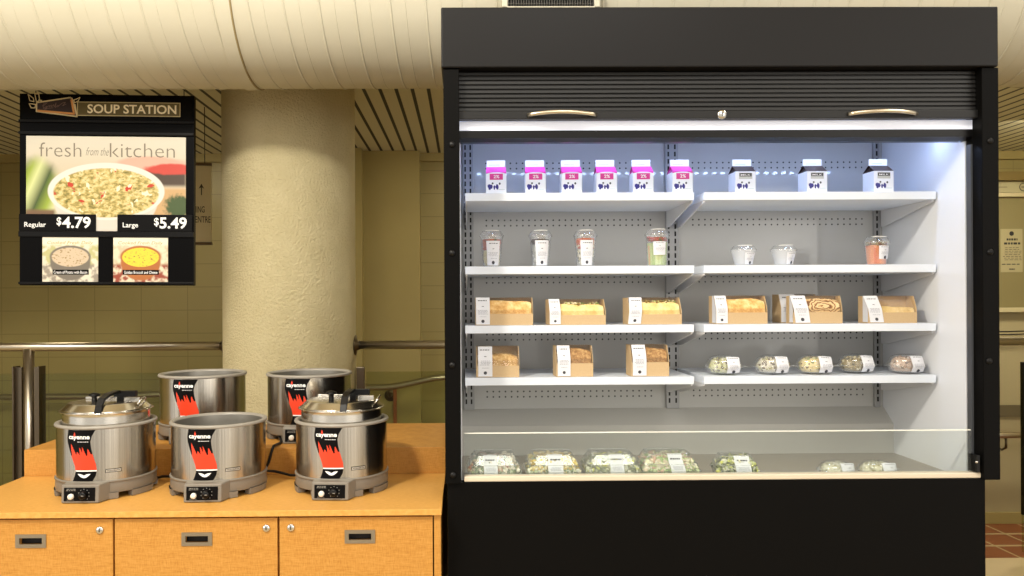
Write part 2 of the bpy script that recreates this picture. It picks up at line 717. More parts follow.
# right hand rail behind the cooler
q0, q1 = W(940, 436, yh), W(1090, 434, yh)
t = thing('wall_handrail', 'pale handrail fixed low on the far wall at the right edge', 'handrail', (q0.x, yh, q0.z))
MB().tube([q0, q1], .026, 14).build('rail', SATIN, t)
q = W(1006, 438, yh)
MB().tube([(q.x, yh, q.z), (q.x, yh, q.z - .08), (q.x + .02, yh + .08, q.z - .115), (q.x + .1, yh + .26, q.z - .12)], .010, 8).build('bracket', mat('dark_steel2', ()), t)
a, b = W(985, 405, YB - .01), W(1080, 416, YB - .01)
structure(MB().box(a.x, b.x, YB - .03, YB, b.z, a.z).build('trim_7', mat('grey_band', (104, 94, 70), .5)))
structure(MB().box(WX(960, YB, 400), 5.2, YB - .012, YB - .0005, -.5, WZ(1010, 311, YB) - .002).build('trim_9', mat('pale_wall', (172, 160, 124), .5)))
# cables drooping under the ledge on the right
for k, (y0_, y1_) in enumerate(((329.5, 326.5), (332.5, 329.5))):
    qa, qb = W(960, y0_ + 1, YB - .12), W(1080, y1_ - 1.5, YB - .12)
    pts = [qa.lerp(qb, i / 10) + Vector((0, 0, -.03 * math.sin(PI * i / 10))) for i in range(11)]
    o = MB().tube(pts, .006, 6).build('cable', INK)
    tag(o, ('upper' if k == 0 else 'lower') + ' of two thin black cables crossing the wall above the right handrail', 'cable', 'thin cables on the right')

# ---- round air duct
YD, RD = 3.40, .40
beta = math.atan((300 - 88.6) / F)
ZD = EYE + (RD + YD * math.sin(beta)) / math.cos(beta)
t = thing('air_duct', 'wide cream spiral air duct running under the ceiling above the cooler', 'duct', (0, YD, ZD))


def duct_fn(t):
    n = t.noise(1.0, 3, (3, 9, 9))
    return {'Base Color': t.mix(n, lin((194, 188, 166)), lin((204, 198, 178)))}


DUCT = mat('duct_paint', rough=.5, fn=duct_fn)
mb = MB()
mb.lathe([(RD, -4.4), (RD, 5.15)], seg=128, fn=lambda p: (p[2], YD + p[0], ZD + p[1]))
mb.build('shell', DUCT, t)
mb = MB()
pitch = .142
pth = []
nseg = 48
turns = int(9.4 / pitch)
for i in range(turns * nseg):
    a = 2 * PI * i / nseg
    pth.append((-4.35 + pitch * i / nseg, YD + (RD - .0005) * math.cos(a), ZD + (RD - .0005) * math.sin(a)))
mb.tube(pth, .0050, 6)
mb.tube([(x + pitch * .42, y, z) for x, y, z in pth], .0026, 5)
mb.build('seam', DUCT, t)
jx = WX(219, YD - .35, 60) + .02
mb = MB()
mb.lathe([(RD, jx - .03), (RD + .006, jx - .03), (RD + .006, jx + .026), (RD, jx + .026)], seg=128, smooth=False, fn=lambda p: (p[2], YD + p[0], ZD + p[1]))
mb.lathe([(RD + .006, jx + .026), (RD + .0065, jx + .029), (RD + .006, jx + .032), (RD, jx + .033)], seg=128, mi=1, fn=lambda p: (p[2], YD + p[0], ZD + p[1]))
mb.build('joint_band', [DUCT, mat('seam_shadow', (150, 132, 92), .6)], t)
# air register on the duct, its lower edge shows above the cooler
yv = YD - RD - .02
a, b = W(502, 0, yv), W(600, 7.5, yv)
zv0, zv1 = b.z, b.z + .24
xv0, xv1 = a.x, b.x
mb = MB()
mb.box(xv0, xv0 + .022, yv, yv + .2, zv0, zv1)
mb.box(xv1 - .022, xv1, yv, yv + .2, zv0, zv1)
mb.box(xv0, xv1, yv, yv + .2, zv1 - .02, zv1)
mb.box(xv0, xv1, yv, yv + .2, zv0, zv0 + .006)
reg = mb.build('air_register', DUCT, t, bevel=.002)
mb = MB()
mb.box(xv0 + .02, xv1 - .02, yv + .03, yv + .05, zv0 + .006, zv1 - .02)
for i in range(34):
    x = xv0 + .026 + (xv1 - xv0 - .052) * i / 33
    mb.box(x - .0015, x + .0015, yv + .004, yv + .03, zv0 + .006, zv1 - .02, 1)
for i in range(9):
    z = zv0 + .02 + i * .025
    mb.box(xv0 + .022, xv1 - .022, yv + .008, yv + .03, z - .0012, z + .0012, 1)
mb.build('grille', [DARKGAP, mat('grille_grey', (70, 66, 58), .5)], reg)

# ================================================================== COOLER
YF = 2.17
YBK = 2.67                     # back panel
XL = -.012
XR = 1.4745
ct = thing('display_cooler', 'tall black open front refrigerated display case with lit white shelves', 'cooler', (.73, 2.5, 0))
xo0, xo1 = WX(444.3, YF, 250), WX(996.5, YF, 250)
hx0, hx1 = WX(441, YF - .02, 40), WX(998.5, YF - .02, 40)
zh1, zh0 = WZ(700, 6.6, YF - .02), WZ(700, 67, YF - .02)
bx1 = WX(985.3, YF, 530)
zbase = WZ(700, 480.5, YF)
YE = 2.99
# header
HB = mat('header_black', (20, 18, 17), .42, spec=.2)
MB().box(hx0, hx1, YF - .02, YE, zh0, zh1).build('header', HB, ct, bevel=.004)
# base
MB().box(xo0 + .006, bx1, YF, YE, .02, zbase - .035).build('base', BLACK, ct)
MB().box(xo0 + .006, bx1, YF, YF + .03, zbase - .0352, zbase - .001).build('base_rim', BLACK, ct)
# shell: outer sides, back, roof
MB().box(xo0 + .008, XL - .0045, YF + .031, YE, zbase - .0345, zh0 - .001).build('side_panel', BLACK, ct)
MB().box(XR + .0045, bx1, YF + .031, YE, zbase - .0345, zh0 - .001).build('side_panel', BLACK, ct)
MB().box(XL - .004, XR + .004, YE - .05, YE, zbase, zh0 - .001).build('rear_panel', BLACK, ct)
# front posts with screws
xp0 = WX(460, YF, 250)
xp1 = WX(980, YF, 250)
zpost = WZ(990, 479, YF)
for (x0_, x1_, z0_, scr) in ((xo0, xp0, zpost, ((452, 144.5), (452, 253), (452, 365), (453, 475))), (xp1, xo1, zpost, ((990, 141), (990, 252), (989, 361)))):
    p = MB().box(x0_, x1_, YF - .012, YF + .045, z0_, zh0 - .001).build('post', BLACK, ct, bevel=.002)
    for sx_, sy_ in scr:
        q = W(sx_, sy_, YF - .012)
        MB().lathe([(.009, 0), (.009, .002), (.006, .005), (0, .006)], seg=20, fn=lambda pp: (q.x + pp[0], YF - .012 - pp[2], q.z + pp[1])).build('screw', mat('black_screw', (15, 14, 14), .4, spec=.25), p)
# small white hardware on the left post
q = W(449.5, 484.5, YF - .012)
# jambs (inner black frame)
ytj = 2.225
ZJ = WZ(700, 133, YF + .03)
MB().box(XR + .006, xo1 - .006, YF + .046, ytj, zbase, ZJ).build('jamb', BLACKP, ct)
MB().box(xp0 - .004, XL - .004, YF + .02, ytj, zbase, ZJ).build('jamb', BLACKP, ct)
mb = MB()
mb.box(XR + .0005, XR + .012, YF + .03, YF + .05, WZ(972, 474, YF), WZ(972, 142, YF))
mb.build('edge_trim', mat('grey_trim', (70, 72, 76), .35), ct)
# liner
mb = MB()
zti = 2.065
ZLED = 1.976
mb.box(XR, XR + .004, ytj, YBK + .03, zbase - .034, zti)
mb.build('liner', WHITE, ct)
MB().box(XL - .004, XL, ytj, YBK + .03, zbase - .034, zti).build('liner', WHITE, ct)
MB().box(XL, XR, 2.245, YBK + .03, zti, zti + .01).build('canopy', WHITE, ct)

HZ0 = WZ(570, 165.8, YBK)


def perf(t):
    off = root_loc(ct)
    x = t.add(t.x, off.x)
    z = t.add(t.z, off.z)
    dx = t.pitch(t.sub(x, .055), .0214)
    d2 = None
    for k in (-.0094, .0094):
        dz = t.pitch(t.sub(z, HZ0 + k), .2005)
        q = t.m('SQRT', t.add(t.mul(dx, dx), t.mul(dz, dz)))
        d2 = q if d2 is None else t.mn(d2, q)
    hole = t.ss(d2, .0036, .0022)
    rng = t.add(t.mul(t.ss(x, .058, .0585), t.ss(x, .671, .6705)), t.mul(t.ss(x, .785, .7855), t.ss(x, 1.405, 1.4045)))
    c = t.mix(t.mul(hole, rng), lin((186, 185, 182)), lin((16, 16, 16)))
    return {'Base Color': c}


BACKM = mat('perforated_panel', rough=.34, fn=perf, coat=.6)
zk = WZ(680, 407.5, YBK)
MB().box(XL, XR, YBK, YBK + .02, zk, zti).build('back_panel', BACKM, ct)
YK = 2.605
zk1_, zk2_ = WZ(890, 423.5, YK), WZ(890, 451, YK)
mb = MB()
prof = [(YBK + .02, zk), (YBK, zk), (YK, zk1_), (YK, zk2_ - .02), (YBK + .02, zk2_ - .02)]
mb.prism(prof, lambda u, v, h: (h, u, v), XL, XR)
mb.build('kick_panel', mat('panel_grey', (194, 192, 186), .35), ct)
zd = zk2_ - .006
MB().box(XL, XR, YF + .032, YK, zd - .012, zd).build('deck', mat('deck_grey', (150, 144, 134), .38), ct)
mb = MB()
zl = WZ(700, 475, YF)
mb.box(WX(464, YF, 476), XR + .012, YF + .002, YF + .032, zbase, zl)
mb.build('front_ledge', mat('ledge_cream', (214, 200, 176), .4), ct, bevel=.003)
# glass lip
zg = WZ(700, 432.5, YF + .01)
g = MB().box(WX(464.5, YF, 450), WX(974, YF, 450), YF + .014, YF + .020, zl - .004, zg).build('glass_lip', GLASS, ct)
MB().box(WX(464.5, YF, 450), WX(974, YF, 450), YF + .0135, YF + .0205, zg, zg + .0028).build('polished_edge', mat('glass_edge', (232, 232, 222), .2), g)
# small clip at the glass' right end
mb = MB()
a, b = W(975, 455, YF - .0), W(979, 472, YF)
mb.box(a.x, b.x, YF - .006, YF + .03, b.z, a.z)
q = W(976.5, 462, YF - .006)
mb.lathe([(.004, 0), (.004, .003), (0, .004)], seg=14, mi=1, fn=lambda p: (q.x + p[0], YF - .006 - p[2], q.z + p[1]))
mb.build('glass_clip', [BLACKP, CHROME], ct, bevel=.0015)
# uprights
UPR = mat('upright_steel', rough=.4, metal=.5, fn=lambda t: {'Base Color': t.mix(
    t.mul(t.ss(t.m('ABSOLUTE', t.pitch(t.z, .0254)), .0085, .0075), 1.0), lin((150, 150, 150)), lin((14, 14, 14)))})
UPP = mat('upright_plain', (158, 158, 158), .4, .3)
for (p0, p1, slots) in ((463.5, 474, (465.8, 471)), (666, 679, (669, 675.6)), (874.5, 880.2, (877.4,))):
    x0_, x1_ = WX(p0, YBK - .012, 300), WX(p1, YBK - .012, 300)
    x0_, x1_ = max(x0_, XL + .001), min(x1_, XR - .0012)
    zz0 = WZ(670, 408, YBK)
    u = MB().box(x0_, x1_, YBK - .012, YBK - .0005, zz0, zti - .001).build('upright', UPP, ct, bevel=.001)
    mb = MB()
    for p in slots:
        x = WX(p, YBK - .012, 300)
        z = zz0 + .02
        while z < zti - .03:
            mb.box(x - .0028, x + .0028, YBK - .0128, YBK - .0121, z, z + .0165)
            z += .0254
    mb.build('slots', DARKGAP, u)
    mb = MB()
# shelves
SHZ = []
YS0 = 2.35
for i, (py_, ) in enumerate(((193.0,), (266.2,), (325.3,), (377.4,))):
    for side, (pa, pb) in enumerate(((465.2, 694.3), (704.2, 936.5))):
        z1 = WZ(580 if side == 0 else 820, py_ if side == 0 else py_ - 1.7, YS0)
        z1 = WZ(700, py_ - .8, YS0)
        x0_ = max(WX(pa, YS0, py_), XL + .003)
        x1_ = min(WX(pb, YS0, py_), XR - .002)
        mb = MB()
        # folded sheet: top, front lip sloping back a little, small return
        prof = [(YS0, z1), (YS0 + .004, z1 - .024), (YBK - .016, z1 - .024), (YBK - .016, z1)]
        mb.prism(prof, lambda u, v, h: (h, u, v), x0_, x1_)
        sh = mb.build('shelf', SHELFW, ct, bevel=.0008)
        for e, s in ((x0_ + .004, 1), (x1_ - .004, -1)):
            b = MB()
            prof = [(YBK - .014, z1 - .0243), (YS0 + .012, z1 - .0243), (YS0 + .012, z1 - .030), (YBK - .045, z1 - .081), (YBK - .014, z1 - .081)]
            b.prism(prof, lambda u, v, h: (h, u, v), e - .0022, e + .0022)
            b.build('bracket', mat('bracket_white', (214, 214, 216), .4), sh)
    SHZ.append(z1)
# shutter, its bottom bar, handles, lock
sh0, sh1 = xp0 - .004, xp1 + .012
zs1 = zh0 - .001
zs0 = WZ(700, 111.5, YF + .02)
mb = MB()
ns = 9
prof = []
yy = YF + .016
for i in range(ns):
    za = zs1 - (zs1 - zs0) * i / ns
    zb_ = zs1 - (zs1 - zs0) * (i + 1) / ns
    h = za - zb_
    prof += [(yy + .005, za), (yy, za - h * .22), (yy, za - h * .80), (yy + .005, za - h * .93)]
prof += [(yy + .005, zs0), (yy + .012, zs0), (yy + .012, zs1)]
mb.prism(prof, lambda u, v, h: (h, u, v), sh0, sh1)
st = mb.build('shutter', mat('shutter_grey', (30, 29, 28), .4, spec=.4), ct)
zb0 = WZ(700, 119.5, YF + .02)
MB().box(sh0, sh1, YF + .006, YF + .03, zb0, zs0 - .0005).build('bottom_bar', mat('bar_black', (24, 23, 22), .42, spec=.3), st, bevel=.0015)
for pa, pb in ((528, 596), (848.5, 916.5)):
    qa, qb = W(pa, 115 if pa < 700 else 114, YF + .004), W(pb, 115 if pa < 700 else 114, YF + .004)
    mb = MB()
    pts = []
    for i in range(17):
        f = i / 16
        pts.append((qa.x + (qb.x - qa.x) * f, YF + .004 - .022 * math.sin(PI * f) ** .6, qa.z + .004 * math.sin(PI * f)))
    mb.tube(pts, .0058, 10)
    mb.build('handle', mat('nickel', (222, 210, 186), .28, 1), st)
q = W(721.5, 114.6, YF + .006)
mb = MB()
mb.lathe([(.0135, 0), (.0135, .004), (.011, .007), (0, .007)], seg=24, fn=lambda p: (q.x + p[0], YF + .006 - p[2], q.z + p[1]))
mb.box(q.x - .0012, q.x + .0012, YF - .0025, YF - .0008, q.z - .005, q.z + .005, 1)
mb.build('lock', [CHROME, INK], st)
# metal bar with its brightness put in as emission; black canopy edge below
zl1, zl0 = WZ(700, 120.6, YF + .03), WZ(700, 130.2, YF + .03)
BARGLOW = mat('glow_bar', (235, 238, 245), .4, emit=(214, 222, 250), strength=.28)
MB().box(sh0 + .002, sh1 - .002, YF + .030, YF + .05, zl0, zl1).build('glow_bar', BARGLOW, ct, bevel=.0015)
mb = MB()
ze0 = WZ(700, 141.8, 2.222)
mb.prism([(YF + .026, zl0 - .0005), (YF + .026, zl0 - .022), (2.222, ze0), (2.244, ze0), (2.244, zl0 - .0005)], lambda u, v, h: (h, u, v), sh0, sh1)
mb.build('canopy_edge', BLACKP, ct)
# LED strip behind the canopy edge
mb = MB()
mb.box(XL + .02, XR - .02, 2.3265, 2.3475, ZLED, zti - .0003)
led = mb.build('light_strip', mat('led_board', (225, 225, 225), .5), ct)
LEDM = mat('led_glow', (255, 255, 255), .5, emit=(176, 202, 255), strength=60)
mb = MB()
n_led = 42
for i in range(n_led):
    x = XL + .035 + (XR - XL - .07) * i / (n_led - 1)
    mb.box(x - .0065, x + .0065, 2.330, 2.342, ZLED - .007, ZLED - .0002)
mb.build('led', LEDM, led, kind='stuff')

# ================================================================== COUNTER
YC = 2.09
ZCT = .90
xc0 = -1.46
xc1 = WX(441.5, YC, 512)
zce = WZ(220, 520.2, YC) - WZ(220, 515, YC)
mb = MB()
mb.box(xc0, xc1, YC, 3.02, ZCT - .0165, ZCT)
wt = mb.build('worktop', WOODTOP, bevel=.0012)
tag(wt, 'long orange beech laminate worktop carrying the three front soup warmers', 'worktop')
mb = MB()
mb.box(xc0, xc1, 2.526, 3.02, ZCT + .0005, ZCT + .087)
o = mb.build('riser', WOOD, bevel=.0012)
tag(o, 'raised beech laminate step along the back of the worktop', 'riser')
edges = [-1.452, WX(115.2, YC + .02, 545), WX(279.2, YC + .02, 545), xc1 - .006]
ztop = ZCT - .0172
info = (('beech cabinet farthest from the cooler, its lock at the upper right of the door', (31, 541), (100, 530)),
        ('beech cabinet in the middle of the three under the worktop', (197, 539), (266.5, 528)),
        ('beech cabinet next to the cooler, with its lock at the left', (360, 536.5), (291, 527.5)))
for k in range(3):
    x0_, x1_ = edges[k] + .0012, edges[k + 1] - .0012
    t = thing('cabinet', info[k][0], 'cabinet', ((x0_ + x1_) / 2, 2.5, 0), 'cabinets under the worktop')
    mb = MB()
    yb_ = 2.99
    th = .018
    xr_ = x1_ if k < 2 else x1_ + .004
    mb.box(x0_, x0_ + th, YC + .032, yb_, .1, ztop)
    mb.box(xr_ - th, xr_, YC + (.032 if k < 2 else .012), yb_, .1, ztop)
    mb.box(x0_ + th, xr_ - th, yb_ - .01, yb_, .1, ztop)
    mb.box(x0_ + th, xr_ - th, YC + .034, yb_, .1, .118)
    mb.box(x0_ + th, xr_ - th, YC + .06, yb_ - .05, 0, .1)
    mb.box(x0_ + th, xr_ - th, YC + .034, YC + .1, ztop - .018, ztop)
    mb.build('body', WOOD, t)
    dx1 = x1_ if k < 2 else x1_ - .016
    zdt = ztop - .006
    # door with a hole for the recessed pull
    q = W(info[k][1][0], info[k][1][1], YC + .012)
    hw, hh = .0345, .0125
    cx_, cz_ = q.x, q.z
    mb = MB()
    y0_, y1_ = YC + .012, YC + .031
    dx0 = x0_ + .002
    mb.box(dx0, cx_ - hw, y0_, y1_, .104, zdt)
    mb.box(cx_ + hw, dx1 - .002, y0_, y1_, .104, zdt)
    mb.box(cx_ - hw, cx_ + hw, y0_, y1_, .104, cz_ - hh)
    mb.box(cx_ - hw, cx_ + hw, y0_, y1_, cz_ + hh, zdt)
    dr = mb.build('door', WOOD, t, weld=False)
    mb = MB()
    ow, oh = .042, .0185
    iw, ih = .031, .0085
    yo = y0_ - .0025
    for (a, b, c, d_) in ((-ow, ow, ih, oh), (-ow, ow, -oh, -ih), (-ow, -iw, -ih, ih), (iw, ow, -ih, ih)):
        mb.box(cx_ + a, cx_ + b, yo, y0_ + .0005, cz_ + c, cz_ + d_)
    mb.box(cx_ - iw - .002, cx_ + iw + .002, y1_ - .004, y1_ - .001, cz_ - ih - .002, cz_ + ih + .002, 1)
    mb.build('recessed_pull', [mat('pewter', (158, 146, 126), .4, .8), DARKGAP], dr)
    q = W(info[k][2][0], info[k][2][1], y0_)
    mb = MB()
    mb.lathe([(.0105, 0), (.0105, .003), (.0085, .005), (0, .005)], seg=20, fn=lambda p: (q.x + p[0], y0_ - p[2], q.z + p[1]))
    mb.box(q.x - .001, q.x + .001, y0_ - .0058, y0_ - .0048, q.z - .0045, q.z + .0045, 1)
    mb.build('lock', [CHROME, INK], dr)

# ================================================================== SOUP WARMERS
R = .1385
H = .215


def flame_top(u):
    """height (0 top .. 1 bottom) where the red begins"""
    tips = ((.16, .27, .09), (.36, .42, .07), (.52, .335, .06), (.64, .325, .06), (.86, .36, .07), (1.0, .46, .08))
    base = .50
    v = base
    for c, tp, wd in tips:
        d_ = abs(u - c) / wd
        if d_ < 1.6:
            v = min(v, tp + (base - tp) * min(1, (d_ / 1.25)) ** 1.15)
    return v


def s_left(v):
    return interp(v, [(0, -.0345), (.15, -.0385), (.25, -.037), (.47, -.026), (.69, -.013), (.80, -.0095), (.9, -.013), (1, -.0194)])


def s_right(v):
    return interp(v, [(0, .0474), (.12, .037), (.23, .033), (.35, .035), (.47, .0388), (.69, .0487), (.80, .0504), (.9, .0475), (1, .0388)])


def interp(v, pts):
    for (a, b), (c, d_) in zip(pts, pts[1:]):
        if v <= c:
            f = (v - a) / (c - a)
            return b + (d_ - b) * f
    return pts[-1][1]


def on_pot(s, z, e=.0008):
    a = -PI / 2 + (s - .017) / R
    return ((R + e) * math.cos(a), (R + e) * math.sin(a), z)


def make_warmer(label):
    t = thing('soup_warmer', label, 'soup warmer', (0, 0, 0), 'soup warmers on the counter')
    # plastic base ring with arched feet
    mb = MB()
    mb.lathe([(R - .012, .018), (R + .002, .018), (R + .003, .020), (R + .002, .046), (R + .002, .0485)], seg=72)
    mb.lathe([(R + .002, .0485), (R + .0042, .0490), (R + .0044, .0535), (R + .0034, .0548), (R - .004, .055)], seg=72)
    for a in (35, 75, 115, 150, 200, 255, 295, 340):
        w = 17 if a in (200, 340) else 12
        mb.lathe([(R - .02, .019), (R - .018, .001), (R + .004, .001), (R + .006, .019)], seg=8, a0=math.radians(a - w), a1=math.radians(a + w), smooth=False)
        for e in (a - w, a + w):
            c_, s_ = math.cos(math.radians(e)), math.sin(math.radians(e))
            mb.poly([((R - .02) * c_, (R - .02) * s_, .019), ((R - .018) * c_, (R - .018) * s_, .001), ((R + .004) * c_, (R + .004) * s_, .001), ((R + .006) * c_, (R + .006) * s_, .019)])
        mb.lathe([(R - .018, .001), (R + .004, .001)], seg=8, a0=math.radians(a - w), a1=math.radians(a + w), smooth=False)
    mb.lathe([(R - .012, .018), (0, .018)], seg=72)
    mb.build('base', GREYPL, t)
    # control housing
    yf = -R - .030
    mb = MB()
    hw = .053
    mb.hexa([(-hw, yf, .001), (hw, yf, .001), (hw + .02, -R + .035, .001), (-hw - .006, -R + .035, .001),
             (-hw, yf + .004, .052), (hw, yf + .004, .052), (hw + .02, -R + .035, .055), (-hw - .006, -R + .035, .055)])
    cb = mb.build('control_box', GREYPL, t, bevel=.003)
    mb = MB()
    yp_ = lambda z: yf + .004 * (z - .001) / .057 - .0008
    fp = lambda x, z: (x, yp_(z), z)
    mb.poly([fp(-.045, .007), fp(.044, .007), fp(.044, .045), fp(-.045, .045)])
    mb.build('control_panel', LABELBLACK, cb)
    mb = MB()
    c0 = (-.024, .020)
    mb.lathe([(.0082, 0), (.0082, .006), (.005, .008), (0, .008)], seg=24, fn=lambda p: (c0[0] + p[0], yp_(c0[1]) - p[2], c0[1] + p[1]))
    mb.build('indicator_lamp', mat('lamp_white', (225, 222, 212), .3), cb)
    mb = MB()
    c1 = (.012, .025)
    mb.lathe([(.011, 0), (.011, .012), (.009, .015), (0, .015)], seg=24, fn=lambda p: (c1[0] + p[0], yp_(c1[1]) - p[2], c1[1] + p[1]))
    mb.build('dial', BLACKP, cb)
    mb = MB()
    f2 = lambda x, z: (x, yp_(z) - .0006, z)
    for k in range(9):
        a = math.radians(-50 + 280 * k / 8)
        cx_, cz_ = c1[0] + .0155 * math.cos(a), c1[1] + .0155 * math.sin(a)
        mb.poly([f2(cx_ - .0011, cz_ - .0011), f2(cx_ + .0011, cz_ - .0011), f2(cx_ + .0011, cz_ + .0011), f2(cx_ - .0011, cz_ + .0011)])
    mb.box(c1[0] - .001, c1[0] + .006, yp_(c1[1]) - .0158, yp_(c1[1]) - .0148, c1[1] - .001, c1[1] + .001)
    bars(mb, -.042, -.008, [.040, .036], .0016, f2, random.Random(2))
    bars(mb, -.038, -.016, [.0098], .0014, f2, random.Random(5))
    mb.build('panel_marks', GREYINK, cb)
    # steel jacket
    mb = MB()
    mb.lathe([(R, .054), (R, .2065)], seg=96)
    mb.build('jacket', STEEL, t)
    # rim
    mb = MB()
    mb.lathe([(R - .001, .2045), (R + .004, .2058), (R + .0052, .2095), (R + .003, .2135), (R - .003, .2145), (R - .0075, .2130), (R - .0095, .207)], seg=96)
    mb.build('rim', mat('rim_grey', (148, 142, 132), .38), t)
    # well
    mb = MB()
    mb.lathe([(R - .0098, .2075), (R - .013, .185), (R - .013, .07), (R - .03, .06), (0, .06)], seg=72)
    mb.build('well', mat('well_grey', (128, 124, 116), .42, .6), t)
    # flame banner
    z0_, z1_ = .0562, .2040
    mb = MB()

    def f(u, v):
        L, Rr = s_left(v), s_right(v)
        return on_pot(L + (Rr - L) * u, z1_ + (z0_ - z1_) * v)

    def mf(u, v):
        if v > .815:
            return 0
        if v > .785:
            return 2
        return 1 if v > flame_top(u) else 0
    mb.grid(48, 84, f, mf)
    lb = mb.build('banner', [LABELBLACK, ORANGE_RED, WHITEINK], t)
    zz = lambda v: z1_ + (z0_ - z1_) * v
    mb = MB()
    mb.text('cayenne', -.032, .032, zz(.205), zz(.115), lambda x, z: on_pot(x, z, .0014), bold=.03)
    bars(mb, -.004, .028, [zz(.235)], .0015, lambda x, z: on_pot(x, z, .0014), random.Random(1))
    # winged emblem at the bottom
    wing = [(-.5, .5), (-.2, .42), (0, .1), (.2, .42), (.5, .5), (.36, .05), (.18, -.35), (0, -.5), (-.18, -.35), (-.36, .05)]
    for i in range(len(wing)):
        j = (i + 1) % len(wing)
        tri = [(0, -.1), wing[i], wing[j]]
        mb.poly([on_pot(.0155 + a * .038, zz(.895) + b * .0125, .0014) for a, b in tri])
    mb.build('lettering', WHITEINK, lb)
    mb = MB()
    fl = [(0, 1), (.35, .4), (.28, 0), (-.28, 0), (-.35, .35)]
    mb.poly([on_pot(-.0125 + a * .008, zz(.125) + b * .013, .0015) for a, b in fl])
    mb.build('little_flame', ORANGE_RED, lb)
    # maker's plate
    mb = MB()
    za, zb_ = .078, .0885
    mb.grid(8, 1, lambda u, v: on_pot(.073 + .043 * u, za + (zb_ - za) * v, .001), smooth=True)
    mb.grid(8, 1, lambda u, v: on_pot(.0745 + .040 * u, za + .0015 + (zb_ - za - .003) * v, .0014), lambda u, v: 1)
    mb.text('VOLLRATH', .077, .112, za + .0028, zb_ - .0028, lambda x, z: on_pot(x, z, .0018), mi=0, bold=.02)
    mb.build('plate', [LABELBLACK, mat('plate_silver', (196, 190, 178), .35, .6)], t)
    return t


def add_lid(t, mirrored=False):
    """steel inset with a hinged lid, local to the warmer"""
    o = t.location
    c = (o.x, o.y)
    z = o.z
    mb = MB()
    mb.lathe([(R - .016, z + .19), (R - .016, z + .200), (R - .016, z + .236), (R - .016, z + .2445), (R - .015, z + .2455), (R - .008, z + .2462), (R - .0065, z + .2475), (R - .008, z + .2490), (R - .016, z + .2495)], c, 72)
    ins = mb.build('inset', POLISH, t)
    mb = MB()
    mb.lathe([(R - .013, z + .2497), (R - .0135, z + .2515), (R - .0145, z + .2525), (R - .0165, z + .2540), (R - .0320, z + .2690), (R - .0335, z + .2702), (R - .0355, z + .2707), (R - .06, z + .2709), (0, z + .2712)], c, 72)
    ld = mb.build('lid', POLISH, t)
    # raised hinge edge across the back of the flap
    mb = MB()
    mb.box(c[0] - .085, c[0] + .055, c[1] + .040, c[1] + .052, z + 0.2715, z + 0.2790)
    mb.box(c[0] + .050, c[0] + .098, c[1] + .005, c[1] + .019, z + 0.2690, z + 0.2800)
    mb.build('hinge', POLISH, ld, bevel=.001)
    mb = MB()
    kx = c[0] - .028
    ky = c[1] - .02
    mb.lathe([(.008, z + 0.2710), (.008, z + 0.2870), (.017, z + 0.2890), (.016, z + 0.2940), (.006, z + 0.2980), (0, z + 0.2980)], (kx, ky), 24)
    mb.build('knob', BLACKP, ld)
    mb = MB()
    cx_ = c[0] + .030
    path = [(c[1] + .03, z + .27), (c[1] + .03, z + 0.2930), (c[1] + .0, z + 0.3030), (c[1] - .06, z + 0.3000), (c[1] - .098, z + 0.2910), (c[1] - .116, z + .27), (c[1] - .126, z + .247)]
    for (ya, za), (yb_, zb_) in zip(path, path[1:]):
        n = Vector((0, -(zb_ - za), yb_ - ya)).normalized() * .008
        q = [(ya, za), (yb_, zb_), (yb_ + n.y, zb_ + n.z), (ya + n.y, za + n.z)]
        mb.prism(q, lambda u, v, h: (h, u, v), cx_ - .010, cx_ + .010)
    mb.box(cx_ - .012, cx_ + .055, c[1] + .005, c[1] + .022, z + 0.2820, z + 0.3000)
    mb.build('ladle_clip', BLACKP, ld, bevel=.001)
    mb = MB()
    hx, hy = c[0] + .112, c[1] - .02
    pts = []
    for i in range(15):
        a = PI * i / 14
        pts.append((hx + .010 * math.sin(a), hy - .022 * math.cos(a), z + 0.2650 + .018 * math.sin(a)))
    mb.tube(pts, .003, 8)
    mb.build('side_handle', CHROME, ld)


# positions
front_y, back_y = 2.345, 2.775
zr_ = ZCT + .0875
w2 = make_warmer('open steel soup warmer on the worktop between the two lidded ones')


def pot_x(pxl, pxr, Y, z):
    return round_fit(pxl, pxr, Y, 440)[0]


w2.location = (pot_x(169, 267.6, front_y, 0), front_y, ZCT + .0005)
w2.rotation_euler = (0, 0, .03)
w1 = dup(w2, (pot_x(54.5, 157, front_y, 0), front_y, ZCT + .0005), 'lidded steel soup warmer on the worktop, farthest from the cooler')
w3 = dup(w2, (pot_x(295.5, 386.5, front_y - .0, 0), front_y + .01, ZCT + .0005), 'lidded steel soup warmer on the worktop, the one nearest the cooler', -.05)
w4 = dup(w2, (pot_x(159.5, 246, back_y, 0), back_y, zr_), 'open steel soup warmer on the riser, farther from the cooler')
w5 = dup(w2, (pot_x(267, 352, back_y, 0), back_y, zr_), 'open steel soup warmer on the riser in front of the plaster column')
add_lid(w1)
add_lid(w3)
# cords
CORD = mat('cord_black', (16, 15, 14), .45)


def cord(t, pts):
    P = [Vector(p) for p in pts]
    out = []
    for i in range(len(P) - 1):
        p0, p1, p2, p3 = P[max(i - 1, 0)], P[i], P[i + 1], P[min(i + 2, len(P) - 1)]
        for k in range(8):
            f = k / 8
            out.append(.5 * ((2 * p1) + (p2 - p0) * f + (2 * p0 - 5 * p1 + 4 * p2 - p3) * f * f + (3 * p1 - p0 - 3 * p2 + p3) * f ** 3))
    out.append(P[-1])
    MB().tube(out, .0042, 8).build('power_cord', CORD, t)


zw = ZCT + .0048
a5 = w5.location
KB = 1.07
w4.scale = w5.scale = (KB, KB, KB)


def on_top(px, py, Y, z):
    v = W(px, py, Y)
    v.z = max(v.z, z)
    return v


